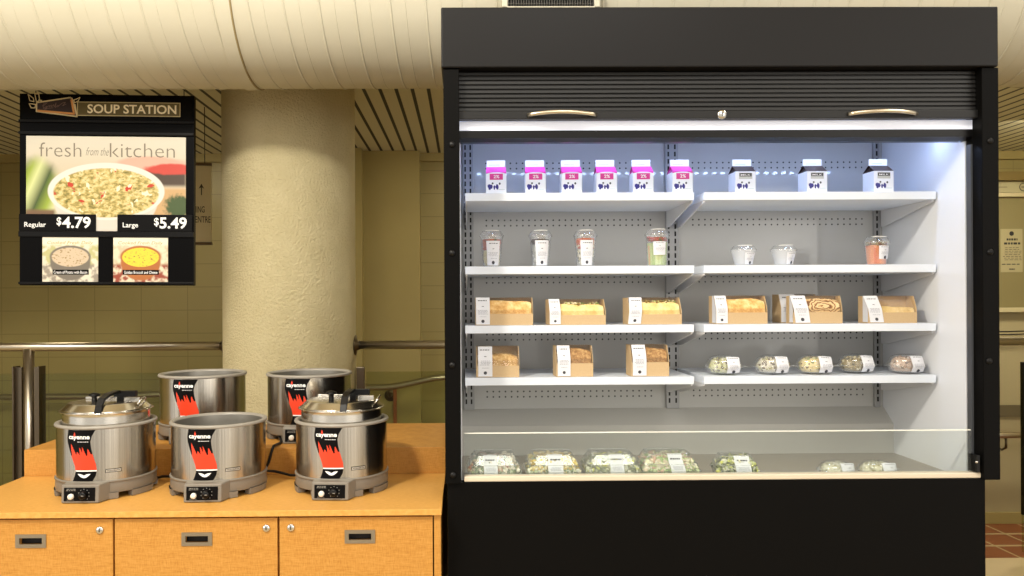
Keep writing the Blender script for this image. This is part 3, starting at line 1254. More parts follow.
P5 = [Vector((a5.x - .118, a5.y - .05, zr_ + .030)), on_top(281, 444, 2.62, zr_ + .0062), on_top(276, 447, 2.55, zr_ + .0065), on_top(273.5, 448, 2.524, zr_ + .0062),
      on_top(271.5, 452, 2.5165, 0), on_top(268, 464, 2.516, 0), on_top(263, 470, 2.515, ZCT + .0068), on_top(255, 474, 2.514, ZCT + .0062), on_top(246, 474, 2.514, ZCT + .0062)]
cord(w5, [a5 + (p - a5) / KB for p in P5])
cord(w3, [(w3.location.x - .128, w3.location.y + .04, ZCT + .026), on_top(290, 476, 2.44, ZCT + .0064), on_top(281, 474, 2.455, ZCT + .0064),
          on_top(270, 472, 2.463, ZCT + .0064), on_top(261, 472, 2.463, ZCT + .0064)])
cord(w2, [(w2.location.x - .128, w2.location.y + .04, ZCT + .026), on_top(166, 476, 2.44, ZCT + .0064), on_top(160, 477, 2.47, ZCT + .0064), on_top(148, 476, 2.49, ZCT + .0064)])

# ================================================================== HANGING MENU SIGN
YS = 3.70
SS = F / YS
sg = thing('menu_sign', 'black hanging soup station menu board beside the round column', 'sign', W(107.2, 190, YS), None, math.radians(2.2))
sg.rotation_euler = (0, math.radians(.35), math.radians(2.2))
sg.scale = (1 / 1.03, 1, 1)
so = Vector(sg.location)


def SP(px, py, e=0.0):
    """sign face point from photo px, e in front of the face (metres), local to the sign"""
    return Vector(((px - 108) / SS, -e, (190 - py) / SS)) + so


def sbox(mb, x0, y0, x1, y1, e0, e1, mi=0):
    a, b = SP(x0, y1), SP(x1, y0)
    mb.box(a.x, b.x, so.y - e1, so.y - e0, a.z, b.z, mi)


def stext(mb, s, x0, x1, y0, y1, e, mi=0, bold=0.0, shear=0.0):
    mb.text(s, x0, x1, -y1, -y0, lambda u, v: SP(u, -v, e), mi, bold, shear)


mb = MB()
sbox(mb, 20.5, 95, 195.5, 285, -.030, 0)
board = mb.build('board', mat('gloss_black', (5, 4, 4), .25, spec=.10), sg, bevel=.002)
for y0_, y1_ in ((121, 123.5), (132.5, 135.5), (231.5, 237), (281.5, 284)):
    mb = MB()
    sbox(mb, 20.5, y0_, 195.5, y1_, .0002, .012)
    mb.build('shelf_rail', mat('rail_black', (12, 11, 11), .3, spec=.2), sg, bevel=.002)
mb = MB()
sbox(mb, 78, 102.5, 181.8, 116.5, .0004, .003)
sbox(mb, 79, 103.3, 181, 115.7, .003, .0042, 1)
hp = mb.build('title_plate', [mat('cream_line', (196, 178, 130), .5), mat('olive_plate', (92, 78, 30), .5)], sg)
mb = MB()
stext(mb, 'SOUP STATION', 88.5, 178, 105, 114, .0048, 0, .02)
mb.build('lettering', mat('cream_letter', (244, 230, 192), .5), hp)
# emblem: skewed dark plaque with pale outline and leaves
mb = MB()


def lp(pts, e, mi):
    mb.poly([SP(x, y, e) for x, y in pts], mi)


def lq(x, y):
    return (26 + x * 60 / 1016, 90 + y * 34 / 576)


def lline(pts, w, e, mi):
    for (xa, ya), (xb, yb_) in zip(pts, pts[1:]):
        d_ = Vector((xb - xa, yb_ - ya))
        n = Vector((-d_.y, d_.x)).normalized() * w
        dd = d_.normalized() * w * .6
        q = [(xa + n.x - dd.x, ya + n.y - dd.y), (xb + n.x + dd.x, yb_ + n.y + dd.y), (xb - n.x + dd.x, yb_ - n.y + dd.y), (xa - n.x - dd.x, ya - n.y - dd.y)]
        lp([lq(*p) for p in q], e, mi)


lp([lq(*p) for p in ((205, 235), (800, 140), (885, 460), (195, 390))], .0050, 0)
lline([(205, 240), (770, 148), (800, 165), (885, 465), (200, 388), (205, 240)], 11, .0054, 1)
lline([(790, 190), (835, 420), (225, 375)], 16, .0058, 2)
lline([(850, 260), (885, 440)], 9, .0060, 1)
# leaves left
for c in ([(60, 100), (150, 170), (160, 225), (90, 210), (60, 100)], [(175, 95), (240, 95), (255, 205), (200, 230), (175, 95)],
          [(80, 260), (185, 270), (180, 330), (110, 330), (80, 260)], [(240, 195), (290, 205), (260, 235), (215, 240)],
          [(830, 190), (935, 145), (905, 205), (845, 235), (830, 190)]):
    lline(c, 8, .0062, 1)
# handwriting
scr = [(300, 300), (330, 250), (380, 240), (320, 290), (315, 340), (370, 300), (365, 350), (330, 350), (395, 300), (420, 285), (415, 310), (450, 280),
       (455, 310), (490, 270), (500, 310), (530, 240), (520, 320), (560, 280), (580, 290), (550, 310), (600, 270), (640, 240), (690, 230), (640, 290), (700, 260)]
lline(scr, 4, .0056, 3)
lline([(350, 338), (480, 325)], 4, .0056, 3)
mb.build('emblem', [mat('emblem_brown', (38, 16, 12), .4), mat('emblem_cream', (206, 186, 140), .5), mat('emblem_orange', (206, 140, 70), .5), mat('emblem_script', (120, 92, 78), .5)], hp)
# small bulb shape reflection rail under the header


def picture_fn(t):
    # local sign coordinates -> photo px
    s_ = SS
    bg = t.mix(t.ss(t.z, (190 - 178) / s_, (190 - 140) / s_), lin((204, 190, 164)), lin((216, 208, 190)))
    n1 = t.noise(14, 3)
    # green pepper, left
    g = t.mul(t.ell((36 - 108) / s_, (190 - 190) / s_, 26 / s_, 30 / s_, .25, t.mul(t.sub(n1, .5), .35)), t.ss(t.x, (70 - 108) / s_, (50 - 108) / s_))
    st = t.m('FRACT', t.mul(t.add(t.mul(t.x, 1.0), t.mul(t.z, -.45)), 6.4))
    gc = t.ramp(st, [(0, lin((72, 92, 40))), (.35, lin((150, 168, 62))), (.6, lin((206, 212, 150))), (1, lin((60, 76, 34)))])
    c = t.mix(g, bg, gc)
    # right: tomatoes, bread, dark shadow, board
    r_ = t.rect((143 - 108) / s_, (188 - 108) / s_, (190 - 186) / s_, (190 - 166) / s_, .014)
    c = t.mix(r_, c, lin((74, 58, 44)))
    r2 = t.ell((152 - 108) / s_, (190 - 163) / s_, 34 / s_, 6.5 / s_, .2, t.mul(t.sub(n1, .5), .5))
    c = t.mix(r2, c, lin((222, 170, 150)))
    r3 = t.ell((172 - 108) / s_, (190 - 169) / s_, 24 / s_, 5.5 / s_, .2, t.mul(t.sub(n1, .5), .6))
    c = t.mix(r3, c, lin((196, 66, 52)))
    r4 = t.rect((150 - 108) / s_, (188 - 108) / s_, (190 - 232) / s_, (190 - 188) / s_, .012)
    c = t.mix(r4, c, lin((196, 160, 112)))
    hb = t.ell((180 - 108) / s_, (190 - 206) / s_, 13 / s_, 11 / s_, .25, t.mul(t.sub(t.noise(60, 3), .5), .9))
    c = t.mix(hb, c, lin((66, 84, 44)))
    dk = t.rect((27 - 108) / s_, (56 - 108) / s_, (190 - 232) / s_, (190 - 210) / s_, .01)
    c = t.mix(dk, c, lin((120, 92, 66)))
    # bowl
    b2 = t.ell((107 - 108) / s_, (190 - 196) / s_, 53 / s_, 42 / s_, .02)
    b2 = t.mul(b2, t.ss(t.z, (190 - 190) / s_, (190 - 196) / s_))
    c = t.mix(b2, c, lin((210, 202, 190)))
    b1 = t.ell((107.5 - 108) / s_, (190 - 191.5) / s_, 58.5 / s_, 28.5 / s_, .015)
    c = t.mix(b1, c, lin((222, 216, 206)))
    b0 = t.ell((107.5 - 108) / s_, (190 - 193) / s_, 53 / s_, 24.5 / s_, .02)
    v = t.noise(34, 4, (1, 1, 1.6), .6)
    soup = t.ramp(v, [(.30, lin((96, 96, 40))), (.43, lin((168, 150, 84))), (.52, lin((206, 184, 116))), (.60, lin((226, 208, 156))), (.70, lin((140, 132, 60)))])
    rd = t.ss(t.noise(15, 2, (1, 1, 1.7)), .63, .66)
    soup = t.mix(rd, soup, lin((190, 62, 36)))
    wd = t.ss(t.noise(22, 2, (1.3, 1, 1.2)), .62, .66)
    soup = t.mix(wd, soup, lin((238, 228, 196)))
    c = t.mix(b0, c, soup)
    return c


mb = MB()
sbox(mb, 27.5, 137, 187.5, 231, .0003, .004)
ps = mb.build('poster', mat('soup_poster', rough=.35, fn=picture_fn), sg)
mb = MB()
stext(mb, 'fresh', 40.5, 82.5, 143.5, 157.5, .0046, 0, -.012)
stext(mb, 'kitchen', 111, 176.5, 143.5, 157.5, .0046, 0, -.012)
stext(mb, 'from the', 87, 110, 148, 156, .0046, 0, -.008, .4)
mb.build('lettering', mat('soft_grey_ink', (132, 122, 104), .6), ps)
for (x0_, x1_, w_, wx, pr_, px0, px1) in ((21, 97.5, 'Regular', (26.5, 48), '$4.79', 58.5, 92.5), (119, 194.5, 'Large', (124.5, 140), '$5.49', 156, 189)):
    mb = MB()
    sbox(mb, x0_, 214.5, x1_, 231.3, .0045, .010)
    pt = mb.build('price_tag', LABELBLACK, sg, bevel=.001)
    mb = MB()
    stext(mb, w_, wx[0], wx[1], 222.5, 228.8, .0106, 0, .012)
    stext(mb, pr_[0], px0, px0 + 4.8, 217.5, 226.5, .0106, 0, .02)
    stext(mb, pr_[1:], px0 + 5.5, px1, 217, 228.5, .0106, 0, .025)
    mb.build('lettering', WHITEINK, pt)


def card_fn(cx, cz, soup, bowl, bg_a, bg_b, low):
    def fn(t):
        s_ = SS
        n = t.noise(30, 3)
        c = t.mix(t.ss(n, .42, .58), lin(bg_a), lin(bg_b))
        lo = t.ss(t.z, (190 - 262) / s_, (190 - 266) / s_)
        c = t.mix(lo, c, t.mix(t.ss(n, .4, .6), lin(low), lin(bg_b)))
        hd = t.ss(t.z, (190 - 247) / s_, (190 - 243) / s_)
        c = t.mix(hd, c, lin((236, 228, 206)))
        x_ = (cx - 108) / s_
        b2 = t.mul(t.ell(x_, (190 - 262) / s_, 20 / s_, 18 / s_, .05), t.ss(t.z, (190 - 255) / s_, (190 - 258) / s_))
        c = t.mix(b2, c, lin(bowl))
        c = t.mix(t.ell(x_, (190 - 256.5) / s_, 20.5 / s_, 11 / s_, .05), c, lin(bowl))
        v = t.noise(90, 3, (1, 1, 1.6))
        c = t.mix(t.ell(x_, (190 - 257) / s_, 18.5 / s_, 9.5 / s_, .04), c, t.mix(t.ss(v, .56, .68), lin(soup), lin((150, 120, 70))))
        return c
    return fn


for (x0_, x1_, cx_, cap, args) in ((43.7, 99.3, 71.5, 'Cream of Potato with Bacon', ((206, 186, 158), (120, 112, 100), (190, 186, 130), (226, 216, 196), (150, 140, 126))),
                                   (114.5, 169.5, 142, 'Golden Broccoli and Cheese', ((232, 206, 64), (176, 106, 54), (206, 190, 156), (226, 214, 186), (150, 70, 50)))):
    mb = MB()
    sbox(mb, x0_, 237.3, x1_, 281.8, .0003, .004)
    cd = mb.build('picture_card', mat('card_%d' % cx_, rough=.35, fn=card_fn(cx_, 0, *args)), sg)
    mb = MB()
    stext(mb, 'Cooked Fresh Daily', x0_ + 5, x1_ - 5, 241, 245, .0046, 0, 0, .25)
    mb.build('heading', mat('card_gold', (180, 160, 90), .6), cd)
    mb = MB()
    sbox(mb, cx_ - 18 + (.5 if cx_ < 100 else 0), 269.5, cx_ + 18.5, 274.3, .004, .0048)
    stext(mb, cap, cx_ - 16.5, cx_ + 17, 270.5, 273.4, .0052, 1, .01)
    mb.build('caption', [LABELBLACK, WHITEINK], cd)
# wires up to the duct
for x in (34.5, 184):
    a = SP(x, 95)
    MB().tube([(a.x, so.y + .02, a.z - .002), (a.x, so.y + .02, ZD - math.sqrt(RD ** 2 - (so.y + .018 + (a.x - so.x) * .0384 - YD) ** 2) - .008)], .0022, 6).build('hanging_wire', INK, sg)

# second sign, farther back, arrow
Y2 = 4.95
S2 = F / Y2
o2 = W(188, 204, Y2)
ds = thing('direction_sign', 'small pale hanging sign with an upward arrow, half hidden by the soup menu', 'sign', o2, None, math.radians(8))
D = lambda px, py, e=0.0: Vector(((px - 188) / S2 * 1.03, -e, (204 - py) / S2)) + o2
mb = MB()
a, b = D(164, 243), D(209.5, 165)
mb.box(a.x, b.x, o2.y, o2.y + .02, a.z, b.z)
pn = mb.build('panel', mat('sign_pale', (206, 192, 150), .5), ds)
for ya, yb_ in ((163, 165.5), (242, 244.5)):
    a, b = D(163.5, yb_), D(210, ya)
    MB().box(a.x, b.x, o2.y - .006, o2.y + .026, a.z, b.z).build('end_strip', mat('sign_brown', (92, 70, 34), .5), ds)
mb = MB()
D2 = lambda u, v: D(u, -v, .001)
mb.poly([D(200.1, 195, .001), D(201.1, 195, .001), D(201.1, 186, .001), D(200.1, 186, .001)])
mb.poly([D(200.6, 183.5, .0012), D(203.2, 188.6, .0012), D(200.6, 187, .0012)])
mb.poly([D(200.6, 183.5, .0012), D(200.6, 187, .0012), D(198, 188.6, .0012)])
mb.text('DINING', 188, 203.5, -212.5, -206, D2, bold=.01)
mb.text('CENTRE', 191, 209, -222.5, -216, D2, bold=.01)
mb.build('lettering', mat('sign_ink', (60, 50, 26), .6), ds)
for x in (172, 203.5):
    a = D(x, 163.5)
    MB().tube([(a.x, o2.y + .01, a.z - .004), (a.x, o2.y + .01, ZC - .001)], .003, 6).build('hanging_rod', INK, ds)

# ================================================================== GOODS
# ---- milk cartons
CW, CD, CB, CRF, CFN = .0635, .0635, .0655, .0215, .0205


def carton(name, label, roofc, blockc, blocktext, group):
    t = thing(name, label, 'milk carton', (0, 0, 0), group)

    def body_fn(t_):
        front = t_.lt(t_.y, -CD / 2 + .002)
        blk = t_.mul(t_.rect(-.020, .021, .042, .061), front)
        c = t_.mix(blk, lin((238, 242, 248)), lin(blockc))
        if roofc[0] > 150:
            arc = t_.mul(t_.ss(t_.add(t_.z, t_.mul(t_.mul(t_.x, t_.x), 5.0)), .065, .066), front)
            c = t_.mix(arc, c, lin(roofc))
        else:
            dark = t_.mul(t_.rect(-.0185, .0195, .0495, .0600), front)
            c = t_.mix(t_.mul(blk, t_.inv(dark)), c, lin((196, 198, 190)))
        n = t_.noise(140, 2)
        cow = None
        for (a, b, ra, rb) in ((-.018, .021, .0085, .0085), (-.006, .018, .0028, .008), (.003, .020, .0042, .0085)):
            e = t_.ell(a, b, ra, rb, .12, t_.mul(t_.sub(n, .5), 1.5))
            cow = e if cow is None else t_.mx(cow, e)
        c = t_.mix(t_.mul(cow, front), c, lin((36, 34, 128)))
        hd = t_.mx(t_.ell(-.011, .031, .003, .003, .2), t_.ell(.011, .030, .003, .0035, .2))
        c = t_.mix(t_.mul(hd, front), c, lin((70, 74, 84)))
        ln = t_.rect(.004, .027, .0115, .0125)
        c = t_.mix(t_.mul(ln, front), c, lin((150, 180, 176)))
        return c
    mb = MB()
    h, dd = CW / 2, CD / 2
    mb.box(-h, h, -dd, dd, .0005, CB)
    mb.build('body', mat(name + '_body', rough=.4, fn=body_fn), t, bevel=.0008)
    mb = MB()
    ft = .0016
    zr1 = CB + CRF
    mb.poly([(-h, -dd, CB), (h, -dd, CB), (h - .001, -ft, zr1), (-h + .001, -ft, zr1)])
    mb.poly([(h, dd, CB), (-h, dd, CB), (-h + .001, ft, zr1), (h - .001, ft, zr1)])
    for s in (-1, 1):      # tucked gable ends
        k = s * h
        apex = (s * (h - .010), 0, zr1 - .002)
        mb.poly([(k, -dd, CB), (k, dd, CB), apex], 1)
        mb.poly([(k, -dd, CB), apex, (s * (h - .001), -ft, zr1)], 1)
        mb.poly([(k, dd, CB), apex, (s * (h - .001), ft, zr1)], 1)
    rf = tuple(roofc)
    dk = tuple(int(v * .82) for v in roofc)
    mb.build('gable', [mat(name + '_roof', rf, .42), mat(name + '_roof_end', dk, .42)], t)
    mb = MB()
    mb.box(-h + .002, h - .003, -ft, ft, zr1 - .0005, zr1 + CFN)
    mb.box(-h + .010, h - .020, -ft - .0003, -ft, zr1 + .0055, zr1 + .0067, 1)
    mb.build('fin', [mat('carton_white', (240, 243, 248), .4), mat('carton_grey', (170, 176, 186), .5)], t, bevel=.0005)
    mb = MB()
    for s in (1,):
        f = lambda x, z: (x, -dd - .0006, z)
        if blocktext == '2%':
            mb.text(blocktext, -.008, .010,   .0465, .0568, f, bold=.02)
        else:
            mb.text(blocktext, -.015, .016, .0515, .057, f, bold=.01)
    mb.build('lettering', WHITEINK, t)
    return t


yc = YS0 + .010 + CD / 2
zc = SHZ[0] + .0004
pinks = [496.5, 535.8, 572, 607, 643.5, 682.5]
nth = ['leftmost', 'second from the left', 'third from the left', 'fourth from the left', 'fifth from the left', 'rightmost']
GP = 'pink milk cartons on the top shelf'
p0 = carton('milk_carton', 'pink and white milk carton on the top shelf, leftmost of six', (226, 64, 168), (214, 52, 140), '2%', GP)
for i, p in enumerate(pinks):
    loc = (WX(p, yc - CD / 2, 180), yc, zc)
    lb = 'pink and white milk carton on the top shelf, %s of six' % nth[i]
    if i == 0:
        p0.location = loc
    else:
        dup(p0, loc, lb, math.radians(-1.5 if i < 5 else 1))
p0.rotation_euler = (0, 0, math.radians(-2))
GB = 'dark topped milk cartons on the top shelf'
b0 = carton('milk_carton_brown', 'dark topped milk carton beside the last pink one on the top shelf', (52, 34, 30), (46, 44, 40), 'MILK', GB)
b0.name = 'milk_carton.100'
for i, (p, lb) in enumerate(((745.5, ''), (817, 'dark topped milk carton in the middle of three on the top right shelf'), (883.5, 'dark topped milk carton in front of the right upright on the top shelf'))):
    loc = (WX(p, yc - CD / 2, 180), yc, zc)
    if i == 0:
        b0.location = loc
    else:
        dup(b0, loc, lb, math.radians(2 if i == 2 else 1))

# ---- printed white labels: helper for curved and flat ones
LABW = mat('label_white', (216, 217, 222), .55)


def print_on(mb, x0, x1, z0, z1, fn, rnd, dot=True, heavy=True):
    h = z1 - z0
    w = x1 - x0
    bars(mb, x0 + w * .12, x1 - w * .12, [z0 + h * .88], h * .028, fn, rnd, 0)
    bars(mb, x0 + w * .42, x1 - w * .42, [z0 + h * .66], h * .03, fn, rnd, 0)
    bars(mb, x0 + w * .12, x1 - w * .12, [z0 + h * k for k in (.52, .475, .43, .385)], h * .016, fn, rnd, 1)
    bars(mb, x0 + w * .25, x1 - w * .2, [z0 + h * .28], h * .016, fn, rnd, 1)
    if dot:
        cx_, cz_ = x0 + w * .5, z0 + h * .12
        r = w * .12
        pts = [fn(cx_ + r * math.cos(2 * PI * i / 14), cz_ + r * math.sin(2 * PI * i / 14)) for i in range(14)]
        mb.poly(pts, 0)


LINK = [mat('print_dark', (60, 60, 66), .6), mat('print_mid', (150, 152, 162), .6)]


# ---- clear cups
def cup(name, label, rb, rt, h, fills, label_box, group, seed, frosted=False, sticks=None, lid_h=.014, print_dot=True):
    t = thing(name, label, 'food cup', (0, 0, 0), group)
    rnd = random.Random(seed)
    body_h = h - lid_h
    mb = MB()
    mb.lathe([(0, .001), (rb - .002, .001), (rb, .003), (rt, body_h - .004), (rt + .0025, body_h - .003), (rt + .0025, body_h)], seg=40)
    mb.build('cup', FROST if frosted else CLEAR, t)
    mb = MB()
    mb.lathe([(rt + .0032, body_h - .005), (rt + .0036, body_h + .001), (rt + .0005, body_h + .003), (rt - .002, body_h + .008), (rt - .006, h), (0, h)], seg=40)
    # the white arc built next stands in for a glint on the lid
    mb.build('lid', CLEAR, t)
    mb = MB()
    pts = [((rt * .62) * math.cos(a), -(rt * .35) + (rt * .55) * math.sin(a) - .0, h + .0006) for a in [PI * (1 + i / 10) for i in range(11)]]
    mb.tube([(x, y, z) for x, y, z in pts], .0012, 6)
    mb.build('lid_glint_arc', mat('lid_glint', (245, 245, 242), .2), t)
    rad = lambda z: rb + (rt - rb) * (z - .003) / (body_h - .007)
    if sticks is None and fills:
        for k, (za, zb_, cols) in enumerate(fills):
            mb = MB()
            spots = []
            n = int(70 * (zb_ - za) / .04)
            for i in range(n):
                z = rnd.uniform(za + .004, zb_ - .003)
                a = rnd.uniform(0, 2 * PI)
                rr = (rad(z) - .0075)
                spots.append((rr * math.cos(a), rr * math.sin(a), z))
            mb.lathe([(0, za + .001), (rad(za) - .006, za + .001), (rad(zb_) - .006, zb_ - .002), (0, zb_ - .001)], seg=24)
            lumps(mb, spots, .004, .0062, len(cols), rnd, .8)
            mb.build('filling', [mat('food_%d_%d_%d' % c, c, .55) for c in cols], t)
    elif sticks:
        mb = MB()
        cols, za, zb_ = sticks
        for i in range(46):
            a = rnd.uniform(0, 2 * PI)
            rr = math.sqrt(rnd.random()) * (rb - .006)
            if i < 20:
                rr = rb - .0065
                a = i * 2 * PI / 20
            x, y = rr * math.cos(a), rr * math.sin(a)
            k = (rt / rb) * .98
            zt_ = zb_ - rnd.uniform(0, .012)
            w = .0042
            n = rnd.randrange(len(cols))
            ca, sa = math.cos(a), math.sin(a)
            cor = [(-w, -w), (w, -w), (w, w), (-w, w)]
            bot = [(x + u * ca - v * sa, y + u * sa + v * ca, za) for u, v in cor]
            top = [(x * k + u * ca - v * sa, y * k + u * sa + v * ca, zt_) for u, v in cor]
            mb.hexa(bot + top, n)
        mb.build('vegetable_sticks', [mat('food_%d_%d_%d' % c, c, .45) for c in cols], t)
        if fills:
            za, zb_, cols = fills[0]
            mb = MB()
            spots = []
            for i in range(40):
                z = rnd.uniform(za, zb_)
                a = rnd.uniform(0, 2 * PI)
                spots.append(((rad(z) - .007) * math.cos(a), (rad(z) - .007) * math.sin(a), z))
            mb.lathe([(0, za + .001), (rad(za) - .006, za + .001), (rad(zb_) - .006, zb_ - .002), (0, zb_ - .001)], seg=24)
            lumps(mb, spots, .003, .005, len(cols), rnd, .8)
            mb.build('dip_tub', [mat('food_%d_%d_%d' % c, c, .45) for c in cols], t)
    # label
    x0_, x1_, z0_, z1_ = label_box
    rr = max(rb, rt) + .001
    fn = lambda x, z, e=.0: ((rad(z) + .0008 + e) * math.sin(x / rt), -(rad(z) + .0008 + e) * math.cos(x / rt), z)
    mb = MB()
    mb.grid(10, 3, lambda u, v: fn(x0_ + (x1_ - x0_) * u, z0_ + (z1_ - z0_) * v))
    lb = mb.build('label', LABW, t)
    mb = MB()
    print_on(mb, x0_, x1_, z0_, z1_, lambda x, z: fn(x, z, .0006), rnd, print_dot)
    mb.build('small_print', LINK, lb)
    return t


GC = 'tall clear food cups on the second shelf'
z2 = SHZ[1] + .0004
YQ = YS0 + .012


def put(t, px, rad_, z, rz=0.0, y=None):
    yy_ = y if y is not None else YQ + rad_
    t.location = (WX(px, yy_, 260), yy_, z)
    t.rotation_euler = (0, 0, rz)


Y_, O_, Rr_, G_, W_ = (222, 214, 168), (206, 116, 70), (176, 66, 52), (120, 140, 80), (226, 222, 206)
c1 = cup('food_cup', 'tall clear cup of red fruit over yellow, leftmost on the second shelf', .0272, .0350, .112,
         [(.003, .052, [Y_, (230, 222, 180)]), (.052, .088, [(196, 96, 70), (206, 122, 92), (150, 72, 52), (90, 96, 60)])], (-.021, .026, .003, .080), GC, 1)
put(c1, 491.8, .034, z2, .05)
c2 = cup('food_cup', 'tall clear cup of grey layers with a dark berry on the second shelf', .0255, .0342, .112,
         [(.003, .070, [(176, 178, 172), (196, 196, 190), (160, 162, 158)]), (.070, .088, [(60, 44, 40), (150, 92, 76), (190, 182, 160)])], (-.020, .027, .003, .081), GC, 2)
put(c2, 540.5, .034, z2, -.03)
c3 = cup('food_cup', 'tall clear cup of red and white pasta salad, third on the second shelf', .0265, .0345, .112,
         [(.003, .055, [W_, (206, 196, 160), (120, 124, 110)]), (.055, .090, [(206, 96, 60), (190, 66, 44), (216, 158, 96), W_])], (-.022, .022, .003, .081), GC, 3)
put(c3, 585.5, .034, z2)
c4 = cup('food_cup', 'tall clear cup of pale green celery sticks by the middle upright', .0300, .0355, .114,
         [(.078, .092, [(176, 54, 48), (190, 70, 60), (90, 96, 60)])], (-.021, .021, .034, .076), GC, 4,
         sticks=([(190, 206, 136), (206, 218, 158), (168, 190, 112), (222, 176, 120)], .003, .076), print_dot=False)
put(c4, 657.2, .035, z2)
GS = 'small cloudy cups on the second shelf'
s1 = cup('food_cup', 'small cloudy white cup, left one of two on the right second shelf', .0265, .0365, .062, [(.003, .045, [(232, 232, 232), (216, 216, 216)])],
         (-.008, .034, .004, .040), GS, 5, frosted=True, lid_h=.012)
put(s1, 743.5, .036, z2)
s2 = dup(s1, s1.location.copy(), 'small cloudy white cup, right one of two on the right second shelf')
put(s2, 783.5, .036, z2, .12)
c5 = cup('food_cup', 'clear cup of orange carrot sticks by the right upright', .0285, .0355, .088,
         [(.062, .072, [(150, 140, 110), (176, 160, 120), (120, 60, 50)])], (-.010, .034, .018, .060), GC, 6,
         sticks=([(232, 138, 84), (222, 120, 66), (240, 160, 110)], .003, .064))
put(c5, 876.5, .035, z2)

# ---- kraft sandwich boxes
KR = mat('kraft_card', rough=.75, fn=lambda t: t.mix(t.noise(220, 3), lin((186, 157, 116)), lin((199, 172, 132))))


def loaf_fn(a, b, c, sc=45):
    return lambda t: t.ramp(t.noise(sc, 4, None, .65), [(.3, lin(a)), (.5, lin(b)), (.7, lin(c))])


def roll_fn(t):
    # cut end of a rolled wrap: uneven rings of flatbread and dark filling
    a, b = t.mul(t.sub(t.x, .018), 1.0), t.mul(t.sub(t.z, .056), 2.1)
    d = t.m('SQRT', t.add(t.mul(a, a), t.mul(b, b)))
    v = t.m('FRACT', t.add(t.mul(d, 58.0), t.mul(t.noise(30, 3), 4.5)))
    return t.ramp(v, [(.0, lin((92, 58, 32))), (.22, lin((150, 104, 60))), (.45, lin((214, 180, 130))), (.8, lin((226, 198, 150))), (1.0, lin((120, 80, 46)))])


BREADS = {
    'toast': mat('bread_toast', rough=.7, fn=loaf_fn((186, 130, 62), (222, 178, 108), (240, 214, 160))),
    'seed': mat('bread_seed', rough=.7, fn=loaf_fn((150, 108, 58), (196, 156, 96), (226, 200, 146), 90)),
    'soft': mat('bread_soft', rough=.7, fn=loaf_fn((214, 176, 104), (238, 212, 146), (246, 230, 180), 25)),
    'brown': mat('bread_brown', rough=.7, fn=loaf_fn((110, 76, 40), (158, 118, 72), (196, 160, 108), 80)),
    'wrap': mat('bread_wrap', rough=.7, fn=lambda t: roll_fn(t)),
}


def kraft_box(label, w, h, hf, d_, bread, kind, lx, lw, seed, tilt=0.0, dip=0.0, salad=False, wrap=False):
    """open fronted carton: low front panel of height hf, full height sides and back, film over the top and front"""
    t = thing('sandwich_box', label, 'sandwich box', (0, 0, 0), 'kraft sandwich boxes')
    rnd = random.Random(seed)
    th = .0014
    x0_, x1_ = -w / 2, w / 2
    yt = d_ * .30                # how far back the top front edge sits
    mb = MB()
    mb.box(x0_, x1_, 0, d_, .0004, th)
    mb.box(x0_, x1_, 0, th, th, hf)
    mb.box(x0_, x1_, d_ - th, d_, th, h)
    for xs in (x0_, x1_ - th):
        mb.prism([(th, th), (d_ - th, th), (d_ - th, h), (yt, h), (th, hf + .012)], lambda u, v, k: (k, u, v), xs, xs + th)
    mb.poly([(x0_, yt + .02, h), (x1_, yt + .02, h), (x1_, d_, h), (x0_, d_, h)])
    mb.build('carton', [KR], t)
    # film window
    mb = MB()
    mb.grid(10, 4, lambda u, v: (x0_ + .0016 + (w - .0032) * u, .001 + (yt + .02 - .001) * v, hf + .001 + (h - hf + .001) * min(1, v * 1.35) + .0006 * math.sin(17 * u + 6 * v)))
    mb.build('film', FILM, t)
    # filling
    mb = MB()
    zc_ = hf * .55
    top = h - .010 - dip

    def surf(u, v):
        a = (u - .5) * 2
        e = (1 - abs(a) ** 6)
        f = math.sin(PI * min(1, v * 1.1)) if v < 1 else 0
        y = .004 + (d_ - .01) * v
        prof = min(1, (v / .18)) ** .5 if v < .5 else 1
        z = zc_ + (top - zc_) * prof * (.85 + .15 * e) + rnd.uniform(-.0012, .0012) + .0015 * math.sin(9 * u + seed)
        zcap = hf + .010 + (h - hf - .014) * min(1, max(0, (y - .002) / max(yt, .001)))
        return (x0_ + .004 + (w - .008) * u, y, min(z, zcap))
    mb.grid(26, 14, surf)
    mb.build('sandwich', BREADS[bread], t)
    if salad:
        mb = MB()
        spots = []
        for i in range(46):
            u = rnd.uniform(.22, .95)
            p = surf(u, rnd.uniform(.2, .5))
            spots.append((p[0], p[1], p[2] + .002))
        lumps(mb, spots, .004, .009, 4, rnd, .35)
        mb.build('leaves', [mat('leaf_%d' % i, c, .5) for i, c in enumerate(((118, 128, 62), (176, 176, 110), (226, 214, 176), (132, 108, 58)))], t)
    # label wrapping up the front at the left
    xa, xb = x0_ + lx, x0_ + lx + lw

    def lf(x, z, e=0.0):
        z_ = min(z, h + .001)
        if z_ <= hf + .012:
            y = -.0007
        else:
            y = -.0007 + (yt - .001) * (z_ - hf - .012) / (h - hf - .012)
        return (x + tilt * (z - h / 2), y - .0012 - e, z)
    mb = MB()
    mb.grid(3, 10, lambda u, v: lf(xa + (xb - xa) * u, .003 + (h + .001 - .003) * v))
    if wrap:      # the label folds round the left side
        e = x0_ - .0009
        mb.poly([(e, -.001, .004), (e, d_ * .5, .004), (e, d_ * .5, h + .001), (e, yt, h + .001), (e, -.001, hf + .012)])
    lb = mb.build('label', LABW, t)
    mb = MB()
    print_on(mb, xa, xb, .003, h, lambda x, z: lf(x, z, .0006), rnd)
    mb.build('small_print', LINK, lb)
    return t


